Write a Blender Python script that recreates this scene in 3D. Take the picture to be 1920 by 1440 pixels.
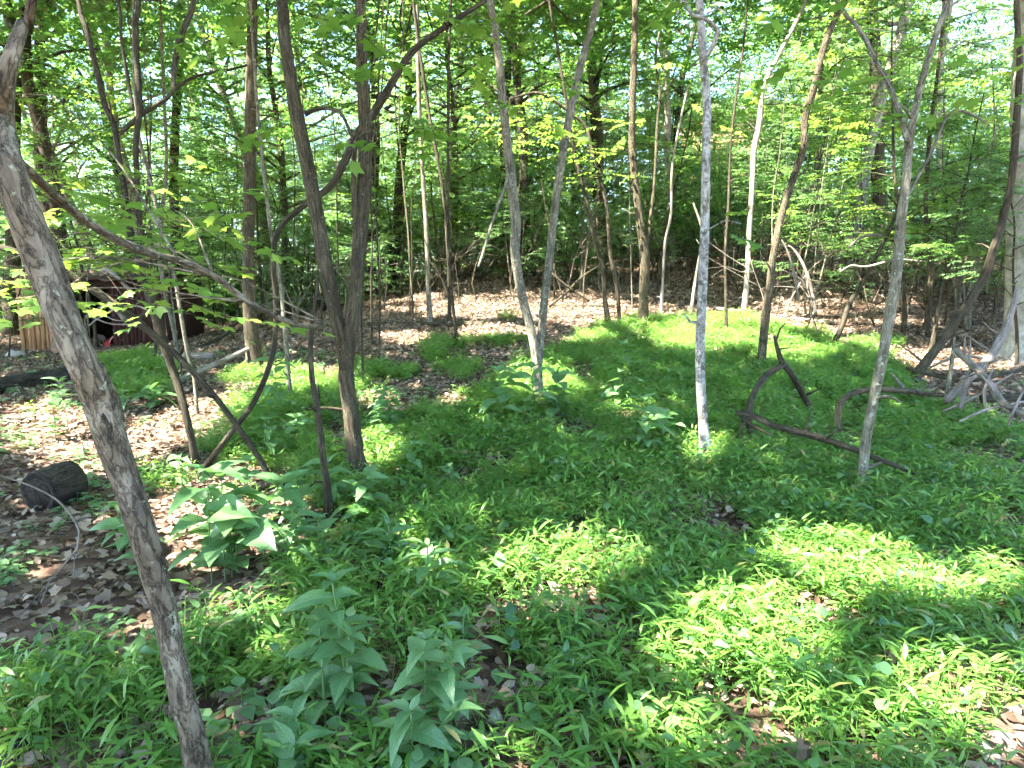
import bpy, math, random
import numpy as np
from mathutils import Vector, noise as mnoise

R = math.radians
sc = bpy.context.scene
for o in list(bpy.data.objects):
    bpy.data.objects.remove(o)
C = sc.collection

# ------------------------------------------------------------------ camera, sky, sun, exposure
F = 1250.0            # focal length in pixels of the 1920-wide photograph
PITCH = R(8.0)
EYE = 1.5
cam_d = bpy.data.cameras.new('camera')
cam_d.sensor_width = 36.0
cam_d.lens = F / 1920.0 * 36.0
cam_d.clip_start = 0.05
cam_d.clip_end = 2000.0
cam = bpy.data.objects.new('camera', cam_d)
C.objects.link(cam)
cam.location = (0, 0, EYE)
cam.rotation_euler = (R(90) - PITCH, 0, 0)
sc.camera = cam

SUN_EL = R(57.0)
SUN_H = np.array([-0.86, -0.51])                    # horizontal direction towards the sun: left, a little behind
SUN_H = SUN_H / np.linalg.norm(SUN_H)
SUN = np.array([SUN_H[0] * math.cos(SUN_EL), SUN_H[1] * math.cos(SUN_EL), math.sin(SUN_EL)])

w = bpy.data.worlds.new('World')
sc.world = w
w.use_nodes = True
nt = w.node_tree
sky = nt.nodes.new('ShaderNodeTexSky')
sky.sky_type = 'NISHITA'
sky.sun_disc = False
sky.sun_elevation = SUN_EL
sky.sun_rotation = math.atan2(SUN_H[0], SUN_H[1])
sky.air_density = 1.0
sky.dust_density = 0.5
sky.ozone_density = 2.5
bg = nt.nodes['Background']
bg.inputs['Strength'].default_value = 0.09
nt.links.new(sky.outputs[0], bg.inputs['Color'])

sl = bpy.data.lights.new('sun', 'SUN')
sl.energy = 5.0
sl.angle = R(0.55)
sl.color = (1.0, 0.95, 0.87)
so = bpy.data.objects.new('sun', sl)
C.objects.link(so)
so.rotation_euler = Vector(SUN).to_track_quat('Z', 'Y').to_euler()

sc.view_settings.view_transform = 'Standard'
sc.view_settings.look = 'None'
sc.view_settings.gamma = 1.0
sc.view_settings.use_curve_mapping = False
sc.view_settings.exposure = 3.8

cy = sc.cycles
cy.max_bounces = 4
cy.diffuse_bounces = 3
cy.glossy_bounces = 1
cy.transmission_bounces = 3
cy.use_adaptive_sampling = True
cy.adaptive_threshold = 0.025
cy.adaptive_min_samples = 12
cy.transparent_max_bounces = 4
cy.caustics_reflective = False
cy.caustics_refractive = False

# ------------------------------------------------------------------ terrain and pixel helpers
def sstep(a, b, x):
    t = np.clip((x - a) / (b - a), 0, 1)
    return t * t * (3 - 2 * t)

def h(x, y):
    x = np.asarray(x, float); y = np.asarray(y, float)
    soft = lambda u: 0.5 * (u + np.sqrt(u * u + 4.0))
    rise = soft(y - 8.0) - soft(np.zeros(1) - 8.0)
    rise = np.minimum(rise, 24 + 0.25 * (rise - 24))
    lat = 0.02 + 0.108 * sstep(-11, 1, x) + 0.04 * sstep(3, 13, x)
    z = rise * lat
    z = z - 2.2 * sstep(-8, -30, x) * sstep(12, 40, y)
    z = z + 0.045 * np.sin(1.1 * x + 0.7 * y) * np.sin(0.63 * y - 0.4 * x) + 0.03 * np.sin(2.3 * x - 1.7 * y + 1.3)
    z = z + 0.012 * np.sin(5.1 * x + 1.3) * np.sin(4.3 * y + 0.5)
    return z

H0 = float(h(0.0, 0.0)[0])
cam.location.z = EYE + H0
CAM = np.array([0, 0, EYE + H0])
cf = np.array([0, math.cos(PITCH), -math.sin(PITCH)])
cu = np.array([0, math.sin(PITCH), math.cos(PITCH)])

def hz(x, y):
    return float(h(x, y).reshape(-1)[0])

def ray(px, py):
    return cf + np.array([1.0, 0, 0]) * (px - 960) / F + cu * (720 - py) / F

def ground(px, py, far=60.0):
    d = ray(px, py)
    t = 0.5; st = 0.05
    while t < far:
        p = CAM + d * t
        if p[2] <= hz(p[0], p[1]):
            lo, hi = t - st, t
            for _ in range(20):
                m = (lo + hi) / 2; q = CAM + d * m
                if q[2] <= hz(q[0], q[1]): hi = m
                else: lo = m
            q = CAM + d * hi
            return np.array([q[0], q[1], hz(q[0], q[1])])
        st = 0.03 + t * 0.01
        t += st
    q = CAM + d * far
    return np.array([q[0], q[1], hz(q[0], q[1])])

def at(px, py, Y):
    d = ray(px, py)
    return CAM + d * (Y / d[1])

def proj(P):
    """world points -> pixels of the photograph (and depth)"""
    P = np.atleast_2d(P) - CAM
    dep = P @ cf
    dep_s = np.where(dep > 0.05, dep, 0.05)
    return 960 + F * P[:, 0] / dep_s, 720 - F * (P @ cu) / dep_s, dep

# ------------------------------------------------------------------ object helpers
def tag(o, label, cat=None, group=None, kind=None):
    if label: o['label'] = label
    if cat: o['category'] = cat
    if group: o['group'] = group
    if kind: o['kind'] = kind
    return o

def empty(name, loc, label, cat, group=None, rz=0.0, s=1.0):
    o = bpy.data.objects.new(name, None)
    o.empty_display_size = 0.1
    C.objects.link(o)
    o.location = [float(v) for v in loc]
    o.rotation_euler = (0, 0, rz)
    o.scale = (s, s, s)
    return tag(o, label, cat, group)

def link(name, mesh, parent=None, loc=None):
    o = bpy.data.objects.new(name, mesh)
    C.objects.link(o)
    if parent is not None: o.parent = parent
    if loc is not None: o.location = [float(v) for v in loc]
    return o

def mesh_np(name, V, faces, mats, midx=None, bk=None, uv=None, smooth=False):
    """V (n,3); faces: list of (k,m) integer arrays, one array per polygon size"""
    me = bpy.data.meshes.new(name)
    V = np.asarray(V, np.float32)
    faces = [np.asarray(f, np.int32) for f in faces if len(f)]
    me.vertices.add(len(V))
    me.vertices.foreach_set('co', V.reshape(-1))
    tot = np.concatenate([np.full(len(f), f.shape[1], np.int32) for f in faces])
    loops = np.concatenate([f.reshape(-1) for f in faces])
    start = np.concatenate([[0], np.cumsum(tot)[:-1]]).astype(np.int32)
    me.loops.add(len(loops))
    me.loops.foreach_set('vertex_index', loops)
    me.polygons.add(len(tot))
    me.polygons.foreach_set('loop_start', start)
    me.polygons.foreach_set('loop_total', tot)
    for m in mats: me.materials.append(m)
    if midx is not None:
        me.polygons.foreach_set('material_index', np.asarray(midx, np.int32))
    if smooth:
        me.polygons.foreach_set('use_smooth', np.ones(len(tot), bool))
    if bk is not None:
        a = me.attributes.new('bk', 'FLOAT_VECTOR', 'POINT')
        a.data.foreach_set('vector', np.asarray(bk, np.float32).reshape(-1))
    if uv is not None:
        a = me.attributes.new('luv', 'FLOAT_VECTOR', 'POINT')
        a.data.foreach_set('vector', np.asarray(uv, np.float32).reshape(-1))
    me.update(calc_edges=True)
    return me

class Geo:
    """collects tubes, leaves and polygons; builds one mesh"""
    def __init__(s):
        s.V = []; s.F = {3: [], 4: []}; s.M = {3: [], 4: []}; s.B = []; s.U = []; s.n = 0
    def add(s, V, faces, mat=0, bk=None, uv=None):
        V = np.asarray(V, float)
        s.V.append(V)
        s.B.append(np.asarray(bk, float) if bk is not None else V)
        s.U.append(np.asarray(uv, float) if uv is not None else np.zeros_like(V))
        for f in faces:
            f = np.asarray(f)
            if not len(f): continue
            s.F[f.shape[1]].append(f + s.n)
            s.M[f.shape[1]].append(np.full(len(f), mat))
        s.n += len(V)
    def build(s, name, mats, smooth=True, origin=None):
        V = np.concatenate(s.V)
        if origin is not None: V = V - np.asarray(origin)
        fs, ms = [], []
        for k in (3, 4):
            if s.F[k]:
                fs.append(np.concatenate(s.F[k])); ms.append(np.concatenate(s.M[k]))
        return mesh_np(name, V, fs, mats, np.concatenate(ms), np.concatenate(s.B), np.concatenate(s.U), smooth)

def smooth_path(pts, rad, step):
    """Catmull-Rom through the points, resampled about every step metres"""
    pts = np.asarray(pts, float); rad = np.asarray(rad, float)
    n = len(pts)
    if n < 2: return pts, rad
    e = np.vstack([2 * pts[0] - pts[1], pts, 2 * pts[-1] - pts[-2]])
    out, ro = [], []
    for i in range(n - 1):
        p0, p1, p2, p3 = e[i], e[i + 1], e[i + 2], e[i + 3]
        k = max(1, int(np.linalg.norm(p2 - p1) / step))
        t = np.arange(k)[:, None] / k
        out.append(0.5 * ((2 * p1) + (-p0 + p2) * t + (2 * p0 - 5 * p1 + 4 * p2 - p3) * t * t + (-p0 + 3 * p1 - 3 * p2 + p3) * t ** 3))
        ro.append(rad[i] + (rad[i + 1] - rad[i]) * t[:, 0])
    out.append(pts[-1:]); ro.append(rad[-1:])
    return np.concatenate(out), np.concatenate(ro)

def tube(g, pts, rad, sides=8, step=0.12, rough=0.0, seed=0, mat=0, cap=True, furrow=0.0, wob=0.0):
    rng = np.random.default_rng(abs(seed))
    P, r = smooth_path(pts, rad, step)
    n = len(P)
    if n < 2: return
    if wob:
        s_ = np.arange(n) * step
        for ax in (0, 1):
            ph = rng.uniform(0, 6.3, 3)
            P[:, ax] += wob * (np.sin(s_ * 2.1 + ph[0]) * 0.5 + np.sin(s_ * 5.3 + ph[1]) * 0.25)
    T = np.gradient(P, axis=0)
    T /= np.linalg.norm(T, axis=1)[:, None] + 1e-9
    ref = np.array([0.31, 0.95, 0.05])
    A = np.cross(T, ref); A /= np.linalg.norm(A, axis=1)[:, None] + 1e-9
    Bv = np.cross(T, A)
    th = np.arange(sides) / sides * 2 * math.pi
    L = np.concatenate([[0], np.cumsum(np.linalg.norm(np.diff(P, axis=0), axis=1))])
    rr = np.repeat(r[:, None], sides, 1)
    if rough:
        ph = rng.uniform(0, 6.3, 8)
        Lg = L[:, None]; tg = th[None, :]
        rr = rr * (1 + rough * (0.5 * np.sin(Lg * 3.1 + ph[0]) + 0.45 * np.sin(tg * 2 + Lg * 2.2 + ph[1])
                   + 0.4 * np.sin(tg * 3 - Lg * 4.7 + ph[2]) + 0.3 * np.sin(tg + Lg * 11 + ph[3]) + 0.25 * np.sin(tg * 5 + Lg * 7 + ph[4])))
    if furrow:
        off = rng.uniform(0, 50)
        for i in range(n):
            for j in range(sides):
                q = Vector((math.cos(th[j]) * 9 + off, math.sin(th[j]) * 9, L[i] * 5))
                q2 = Vector((math.cos(th[j]) * 3.3 + off, math.sin(th[j]) * 3.3 + 7, L[i] * 16))
                rr[i, j] *= 1 + furrow * (abs(mnoise.noise(q)) * -1.6 + 0.5 + 0.5 * mnoise.noise(q2))
    V = P[:, None, :] + rr[:, :, None] * (np.cos(th)[None, :, None] * A[:, None, :] + np.sin(th)[None, :, None] * Bv[:, None, :])
    so_ = rng.uniform(0, 40)
    bk = np.stack([np.cos(th)[None, :] * rr + so_, np.sin(th)[None, :] * rr + so_, np.repeat(L[:, None], sides, 1)], -1)
    i = np.arange(n - 1)[:, None] * sides; j = np.arange(sides)[None, :]; k = (j + 1) % sides
    Fq = np.stack([i + j, i + k, i + sides + k, i + sides + j], -1).reshape(-1, 4)
    V = V.reshape(-1, 3); bk = bk.reshape(-1, 3)
    faces = [Fq]
    if cap:
        V = np.vstack([V, P[:1] - T[:1] * r[0] * .2, P[-1:] + T[-1:] * r[-1] * 0.6]); bk = np.vstack([bk, bk[:1], bk[-1:]])
        a = n * sides; b = a + 1; jj = np.arange(sides); kk = (jj + 1) % sides
        faces.append(np.stack([np.full(sides, a), kk, jj], -1))
        faces.append(np.stack([np.full(sides, b), (n - 1) * sides + jj, (n - 1) * sides + kk], -1))
    g.add(V, faces, mat, bk)

# ------------------------------------------------------------------ leaves
LEAF = {   # vertices (width, length, lift), quads, triangles
    'simple': (np.array([(0, 0, 0), (-.27, .42, .07), (0, .45, 0), (.27, .42, .07), (0, 1, -.12)], float),
               np.array([(0, 2, 4, 1), (0, 3, 4, 2)]), None),
    'broad': (np.array([(0, 0, 0), (-.36, .42, .07), (0, 1, -.1), (.36, .42, .07)], float), np.array([(0, 3, 2, 1)]), None),
    'ovate': (np.array([(0, 0, 0), (-.24, .22, .05), (0, .25, 0), (.24, .22, .05), (-.25, .5, .05), (0, .52, -.02), (.25, .5, .05), (0, 1, -.16)], float),
              np.array([(1, 2, 5, 4), (2, 3, 6, 5)]), np.array([(0, 2, 1), (0, 3, 2), (4, 5, 7), (5, 6, 7)])),
    'curl': (np.array([(0, 0, 0), (-.22, .22, .14), (0, .25, 0), (.22, .22, .1), (-.2, .52, .2), (0, .52, .03), (.24, .5, .09), (0, 1, .16)], float),
              np.array([(1, 2, 5, 4), (2, 3, 6, 5)]), np.array([(0, 2, 1), (0, 3, 2), (4, 5, 7), (5, 6, 7)])),
    'maple': (np.array([(0, .38, 0), (0, 0, 0), (.2, .12, .02), (.5, .1, .0), (.4, .3, .04), (.6, .58, -.04), (.26, .62, .03), (0, 1.0, -.1),
                        (-.26, .62, .03), (-.6, .58, -.04), (-.4, .3, .04), (-.5, .1, .0), (-.2, .12, .02)], float),
              None, np.array([(0, i, i + 1) for i in range(1, 12)] + [(0, 12, 1)])),
    'blade': (np.array([(0, 0, 0), (-.075, .25, .05), (.075, .25, .05), (-.085, .55, .06), (.085, .55, .06), (0, 1, -.1)], float),
              np.array([(1, 2, 4, 3)]), np.array([(0, 2, 1), (3, 4, 5)])),
}

def leaves(g, P, Y, Z, S, kind='simple', mat=0, widen=1.0):
    tv, q4, t3 = LEAF[kind]
    Y = Y / (np.linalg.norm(Y, axis=1)[:, None] + 1e-9)
    X = np.cross(Y, Z); X /= np.linalg.norm(X, axis=1)[:, None] + 1e-9
    Z = np.cross(X, Y)
    S = S[:, None, None]
    t = tv[None]
    V = P[:, None, :] + S * (t[..., 0:1] * widen * X[:, None] + t[..., 1:2] * Y[:, None] + t[..., 2:3] * Z[:, None])
    n, k = V.shape[:2]
    base = (np.arange(n) * k)[:, None, None]
    fs = []
    if q4 is not None: fs.append((base + q4[None]).reshape(-1, 4))
    if t3 is not None: fs.append((base + t3[None]).reshape(-1, 3))
    uv = np.repeat(tv[None], n, 0).reshape(-1, 3)
    g.add(V.reshape(-1, 3), fs, mat, None, uv)

def sprays(g, pos, az, pitch, rng, n=9, L=0.5, size=0.09, kind='simple', leaf_mat=1, twig_mat=0, jit=0.3, twig=True, droop=0.25, cull=None):
    """flat leafy twigs, the way shade leaves lie"""
    pos = np.asarray(pos, float); S = len(pos)
    if not S: return
    D = np.stack([np.cos(az) * np.cos(pitch), np.sin(az) * np.cos(pitch), np.sin(pitch)], -1)
    Rv = np.stack([np.sin(az), -np.cos(az), np.zeros(S)], -1)
    N = np.cross(Rv, D)
    Ls = L * rng.uniform(0.7, 1.3, S)
    i = np.arange(n)
    t = (i + 0.6 + rng.uniform(-.3, .3, (S, n))) / n
    side = np.where(i % 2 == 0, 1.0, -1.0)[None, :] * np.ones((S, 1))
    side[:, -1] = 0.1
    ang = R(58) * rng.uniform(0.6, 1.25, (S, n))
    P = pos[:, None] + D[:, None] * (t * Ls[:, None])[..., None]
    P[..., 2] -= 0.25 * (t ** 2) * Ls[:, None] * rng.uniform(0, 1, (S, 1))
    Yd = D[:, None] * np.cos(ang)[..., None] + Rv[:, None] * (side * np.sin(ang))[..., None]
    Yd[..., 2] -= droop * rng.uniform(0, 1.6, (S, n))
    Zn = N[:, None] + rng.normal(0, jit, (S, n, 3))
    sz = size * rng.uniform(0.6, 1.25, (S, n))
    P, Yd, Zn, sz = P.reshape(-1, 3), Yd.reshape(-1, 3), Zn.reshape(-1, 3), sz.reshape(-1)
    if cull is not None:
        k_ = ~cull(P + Yd * sz[:, None] * .5)
        P, Yd, Zn, sz = P[k_], Yd[k_], Zn[k_], sz[k_]
    leaves(g, P, Yd, Zn, sz, kind, leaf_mat)
    if twig:
        r = 0.0035
        e = pos + D * Ls[:, None] * .95; e[:, 2] -= 0.1 * Ls
        V = np.stack([pos + Rv * r, pos - Rv * r, pos + N * r, e], 1)
        b = (np.arange(S) * 4)[:, None, None]
        fc = (b + np.array([(0, 1, 3), (1, 2, 3), (2, 0, 3)])[None]).reshape(-1, 3)
        g.add(V.reshape(-1, 3), [fc], twig_mat)

# ------------------------------------------------------------------ materials
def nodes(name):
    m = bpy.data.materials.new(name)
    m.use_nodes = True
    t = m.node_tree
    return m, t.nodes, t.links, t.nodes['Principled BSDF'], t.nodes['Material Output']

def ramp(N, stops):
    r = N.new('ShaderNodeValToRGB')
    e = r.color_ramp.elements
    while len(e) < len(stops): e.new(0.5)
    for k, (p, c) in enumerate(stops):
        e[k].position = p; e[k].color = (*c, 1)
    return r

def leaf_mat(name, cols, trans, tfac=0.42, rough=0.45, spec=0.45, vein=False, isl=0.72):
    m, N, L, b, out = nodes(name)
    geo = N.new('ShaderNodeNewGeometry'); oi = N.new('ShaderNodeObjectInfo')
    mx = N.new('ShaderNodeMath'); mx.operation = 'MULTIPLY_ADD'
    L.new(geo.outputs['Random Per Island'], mx.inputs[0]); mx.inputs[1].default_value = isl
    ml = N.new('ShaderNodeMath'); ml.operation = 'MULTIPLY'; L.new(oi.outputs['Random'], ml.inputs[0]); ml.inputs[1].default_value = 1 - isl
    L.new(ml.outputs[0], mx.inputs[2])
    rp = ramp(N, [(k / (len(cols) - 1), c) for k, c in enumerate(cols)]); L.new(mx.outputs[0], rp.inputs[0])
    rt = ramp(N, [(k / (len(trans) - 1), c) for k, c in enumerate(trans)]); L.new(mx.outputs[0], rt.inputs[0])
    col = rp.outputs[0]
    if vein:
        tx = N.new('ShaderNodeTexNoise'); tx.inputs['Scale'].default_value = 60; tx.inputs['Detail'].default_value = 2
        tc = N.new('ShaderNodeTexCoord'); L.new(tc.outputs['Object'], tx.inputs['Vector'])
        hs = N.new('ShaderNodeHueSaturation'); L.new(col, hs.inputs['Color'])
        mr = N.new('ShaderNodeMapRange'); mr.inputs[1].default_value = 0.25; mr.inputs[2].default_value = 0.75; mr.inputs[3].default_value = 0.75; mr.inputs[4].default_value = 1.25
        L.new(tx.outputs['Fac'], mr.inputs[0]); L.new(mr.outputs[0], hs.inputs['Value'])
        col = hs.outputs[0]
    if vein:
        at_ = N.new('ShaderNodeAttribute'); at_.attribute_name = 'luv'
        sp = N.new('ShaderNodeSeparateXYZ'); L.new(at_.outputs['Vector'], sp.inputs[0])
        ab = N.new('ShaderNodeMath'); ab.operation = 'ABSOLUTE'; L.new(sp.outputs[0], ab.inputs[0])
        # side veins: stripes along length - |width|
        sb = N.new('ShaderNodeMath'); sb.operation = 'MULTIPLY_ADD'; L.new(ab.outputs[0], sb.inputs[0]); sb.inputs[1].default_value = -0.9; L.new(sp.outputs[1], sb.inputs[2])
        fr = N.new('ShaderNodeMath'); fr.operation = 'PINGPONG'; L.new(sb.outputs[0], fr.inputs[0]); fr.inputs[1].default_value = 0.06
        v1 = N.new('ShaderNodeMapRange'); L.new(fr.outputs[0], v1.inputs[0]); v1.inputs[1].default_value = 0.0; v1.inputs[2].default_value = 0.014; v1.inputs[3].default_value = 1; v1.inputs[4].default_value = 0
        v2 = N.new('ShaderNodeMapRange'); L.new(ab.outputs[0], v2.inputs[0]); v2.inputs[1].default_value = 0.006; v2.inputs[2].default_value = 0.018; v2.inputs[3].default_value = 1; v2.inputs[4].default_value = 0
        vm = N.new('ShaderNodeMath'); vm.operation = 'MAXIMUM'; L.new(v1.outputs[0], vm.inputs[0]); L.new(v2.outputs[0], vm.inputs[1])
        mixc = N.new('ShaderNodeMix'); mixc.data_type = 'RGBA'
        vf = N.new('ShaderNodeMath'); vf.operation = 'MULTIPLY'; vf.inputs[1].default_value = 0.4; L.new(vm.outputs[0], vf.inputs[0])
        L.new(vf.outputs[0], mixc.inputs[0]); L.new(col, mixc.inputs[6]); mixc.inputs[7].default_value = (0.16, 0.28, 0.12, 1)
        col = mixc.outputs[2]
        bp = N.new('ShaderNodeBump'); bp.inputs['Strength'].default_value = 0.5; bp.inputs['Distance'].default_value = 0.002; bp.invert = True
        L.new(vm.outputs[0], bp.inputs['Height']); L.new(bp.outputs[0], b.inputs['Normal'])
    L.new(col, b.inputs['Base Color'])
    b.inputs['Roughness'].default_value = rough
    b.inputs['Specular IOR Level'].default_value = spec
    tr = N.new('ShaderNodeBsdfTranslucent'); L.new(rt.outputs[0], tr.inputs['Color'])
    mix = N.new('ShaderNodeMixShader'); mix.inputs[0].default_value = tfac
    L.new(b.outputs[0], mix.inputs[1]); L.new(tr.outputs[0], mix.inputs[2]); L.new(mix.outputs[0], out.inputs['Surface'])
    return m

M = {}
M['leaf_understory'] = leaf_mat('leaf_understory', [(.04, .105, .042), (.07, .16, .055), (.11, .21, .075), (.10, .185, .085)],
                                [(.12, .3, .07), (.2, .42, .09), (.3, .5, .11), (.2, .38, .12)], 0.38, 0.38, 0.6)
M['leaf_canopy'] = leaf_mat('leaf_canopy', [(.035, .095, .03), (.06, .14, .035), (.10, .19, .045)],
                            [(.12, .30, .05), (.2, .42, .06), (.36, .54, .08)], 0.42)
M['leaf_yellow'] = leaf_mat('leaf_yellow', [(.06, .15, .03), (.10, .21, .04), (.15, .26, .05)],
                            [(.24, .46, .05), (.36, .56, .07), (.5, .64, .09)], 0.45)
M['leaf_far'] = leaf_mat('leaf_far', [(.06, .13, .06), (.09, .175, .075), (.13, .22, .09)],
                         [(.2, .38, .11), (.3, .48, .14), (.42, .56, .17)], 0.42)
M['stiltgrass'] = leaf_mat('stiltgrass', [(.068, .172, .028), (.096, .218, .038), (.13, .252, .05), (.178, .282, .076)],
                           [(.19, .41, .045), (.27, .51, .055), (.35, .57, .065), (.41, .6, .095)], 0.4, 0.42, 0.4)
M['herb_leaf'] = leaf_mat('herb_leaf', [(.075, .175, .055), (.115, .225, .085), (.165, .275, .11)],
                          [(.16, .36, .08), (.22, .46, .1), (.28, .5, .1)], 0.34, 0.38, 0.7, vein=True, isl=0.25)
M['herb_stem'] = leaf_mat('herb_stem', [(.08, .18, .04), (.12, .2, .06)], [(.1, .2, .04), (.1, .2, .04)], 0.1)
M['dead_leaf'] = leaf_mat('dead_leaf', [(.07, .043, .026), (.13, .09, .058), (.24, .175, .118), (.41, .32, .235), (.05, .03, .018), (.17, .105, .058)],
                          [(.12, .06, .03), (.25, .15, .08), (.3, .2, .1)], 0.12, 0.75, 0.12)

M['straw'] = leaf_mat('straw', [(.25, .2, .08), (.3, .26, .09), (.2, .22, .06)], [(.3, .3, .1), (.4, .4, .1)], 0.35)

def bark_mat(name, dark, mid, light, lichen=None, lichen_amt=0.0, scale=40, stretch=0.14, bump=0.5, patch=None, patch_amt=0.55, patch_scale=14, rough=0.85, crack=1.0):
    m, N, L, b, out = nodes(name)
    at_ = N.new('ShaderNodeAttribute'); at_.attribute_name = 'bk'
    mp = N.new('ShaderNodeMapping'); mp.inputs['Scale'].default_value = (1, 1, stretch); L.new(at_.outputs['Vector'], mp.inputs['Vector'])
    n1 = N.new('ShaderNodeTexNoise'); n1.inputs['Scale'].default_value = scale; n1.inputs['Detail'].default_value = 6; n1.inputs['Roughness'].default_value = 0.65; n1.inputs['Distortion'].default_value = 0.4
    L.new(mp.outputs[0], n1.inputs['Vector'])
    n2 = N.new('ShaderNodeTexVoronoi'); n2.feature = 'DISTANCE_TO_EDGE'; n2.inputs['Scale'].default_value = scale * 1.3
    dn = N.new('ShaderNodeMix'); dn.data_type = 'VECTOR'; dn.inputs[0].default_value = 0.09; L.new(mp.outputs[0], dn.inputs[4]); L.new(n1.outputs['Color'], dn.inputs[5]); L.new(dn.outputs[1], n2.inputs['Vector'])
    cr = N.new('ShaderNodeMapRange'); cr.inputs[1].default_value = 0.0; cr.inputs[2].default_value = 0.16; L.new(n2.outputs['Distance'], cr.inputs[0])
    hg = N.new('ShaderNodeMath'); hg.operation = 'MULTIPLY_ADD'; L.new(cr.outputs[0], hg.inputs[0]); hg.inputs[1].default_value = 0.17
    L.new(n1.outputs['Fac'], hg.inputs[2])
    rp = ramp(N, [(0.40, dark), (0.62, mid), (0.82, light)]); L.new(hg.outputs[0], rp.inputs[0])
    ck = N.new('ShaderNodeMapRange'); ck.inputs[1].default_value = 0.0; ck.inputs[2].default_value = 0.07; ck.inputs[3].default_value = crack; ck.inputs[4].default_value = 1.0; L.new(n2.outputs['Distance'], ck.inputs[0])
    cm = N.new('ShaderNodeMix'); cm.data_type = 'RGBA'; cm.blend_type = 'MULTIPLY'; cm.inputs[0].default_value = 1.0; L.new(rp.outputs[0], cm.inputs[6]); L.new(ck.outputs[0], cm.inputs[7])
    col = cm.outputs[2]
    n3 = N.new('ShaderNodeTexNoise'); n3.inputs['Scale'].default_value = 5; n3.inputs['Detail'].default_value = 3; L.new(at_.outputs['Vector'], n3.inputs['Vector'])
    hs = N.new('ShaderNodeHueSaturation'); L.new(col, hs.inputs['Color'])
    mr = N.new('ShaderNodeMapRange'); mr.inputs[1].default_value = 0.3; mr.inputs[2].default_value = 0.7; mr.inputs[3].default_value = 0.7; mr.inputs[4].default_value = 1.3
    L.new(n3.outputs['Fac'], mr.inputs[0]); L.new(mr.outputs[0], hs.inputs['Value']); col = hs.outputs[0]
    def over(colr, amt, sc_):
        nonlocal col
        n4 = N.new('ShaderNodeTexNoise'); n4.inputs['Scale'].default_value = sc_; n4.inputs['Detail'].default_value = 5; n4.inputs['Roughness'].default_value = 0.7
        mp4 = N.new('ShaderNodeMapping'); mp4.inputs['Location'].default_value = (sc_, 3, 7); L.new(at_.outputs['Vector'], mp4.inputs['Vector']); L.new(mp4.outputs[0], n4.inputs['Vector'])
        q = N.new('ShaderNodeMapRange'); q.inputs[1].default_value = 1 - amt; q.inputs[2].default_value = 1 - amt + 0.06; L.new(n4.outputs['Fac'], q.inputs[0])
        mx = N.new('ShaderNodeMix'); mx.data_type = 'RGBA'; L.new(q.outputs[0], mx.inputs[0]); L.new(col, mx.inputs[6]); mx.inputs[7].default_value = (*colr, 1)
        col = mx.outputs[2]
    if patch: over(patch, patch_amt, patch_scale)
    if lichen: over(lichen, lichen_amt, 22)
    L.new(col, b.inputs['Base Color'])
    b.inputs['Roughness'].default_value = rough
    b.inputs['Specular IOR Level'].default_value = 0.2
    bp = N.new('ShaderNodeBump'); bp.inputs['Strength'].default_value = bump; bp.inputs['Distance'].default_value = 0.012
    L.new(hg.outputs[0], bp.inputs['Height']); L.new(bp.outputs[0], b.inputs['Normal'])
    return m

M['bark_flaky'] = bark_mat('bark_flaky', (.035, .027, .016), (.125, .102, .066), (.225, .19, .13), (.27, .29, .19), 0.40, 26, 0.34, 1.0, crack=0.55)
M['bark_furrowed'] = bark_mat('bark_furrowed', (.02, .015, .008), (.074, .06, .034), (.15, .126, .078), (.2, .21, .14), 0.36, 60, 0.11, 1.0, crack=0.4)
M['bark_dark'] = bark_mat('bark_dark', (.012, .0095, .0055), (.044, .036, .021), (.088, .074, .046), (.15, .16, .1), 0.36, 50, 0.12, 0.6)
M['bark_grey'] = bark_mat('bark_grey', (.04, .035, .023), (.122, .11, .075), (.224, .208, .15), (.28, .3, .22), 0.42, 40, 0.2, 0.5)
M['bark_mottled'] = bark_mat('bark_mottled', (.09, .085, .075), (.26, .25, .225), (.37, .36, .33), (.38, .39, .34), 0.44, 26, 0.5, 0.35, (.085, .078, .062), 0.47, 11)
M['bark_smooth'] = bark_mat('bark_smooth', (.2, .185, .15), (.3, .28, .23), (.38, .36, .3), (.42, .43, .36), 0.4, 14, 0.5, 0.15)
M['bark_pale'] = bark_mat('bark_pale', (.12, .1, .08), (.24, .21, .17), (.36, .325, .27), None, 0, 40, 0.15, 0.4)
M['deadwood'] = bark_mat('deadwood', (.07, .055, .042), (.17, .14, .11), (.28, .245, .2), (.2, .22, .17), 0.36, 55, 0.07, 0.6)
M['rotten'] = bark_mat('rotten', (.01, .008, .006), (.03, .024, .017), (.07, .056, .04), (.045, .06, .025), 0.42, 30, 0.2, 0.9)

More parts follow.
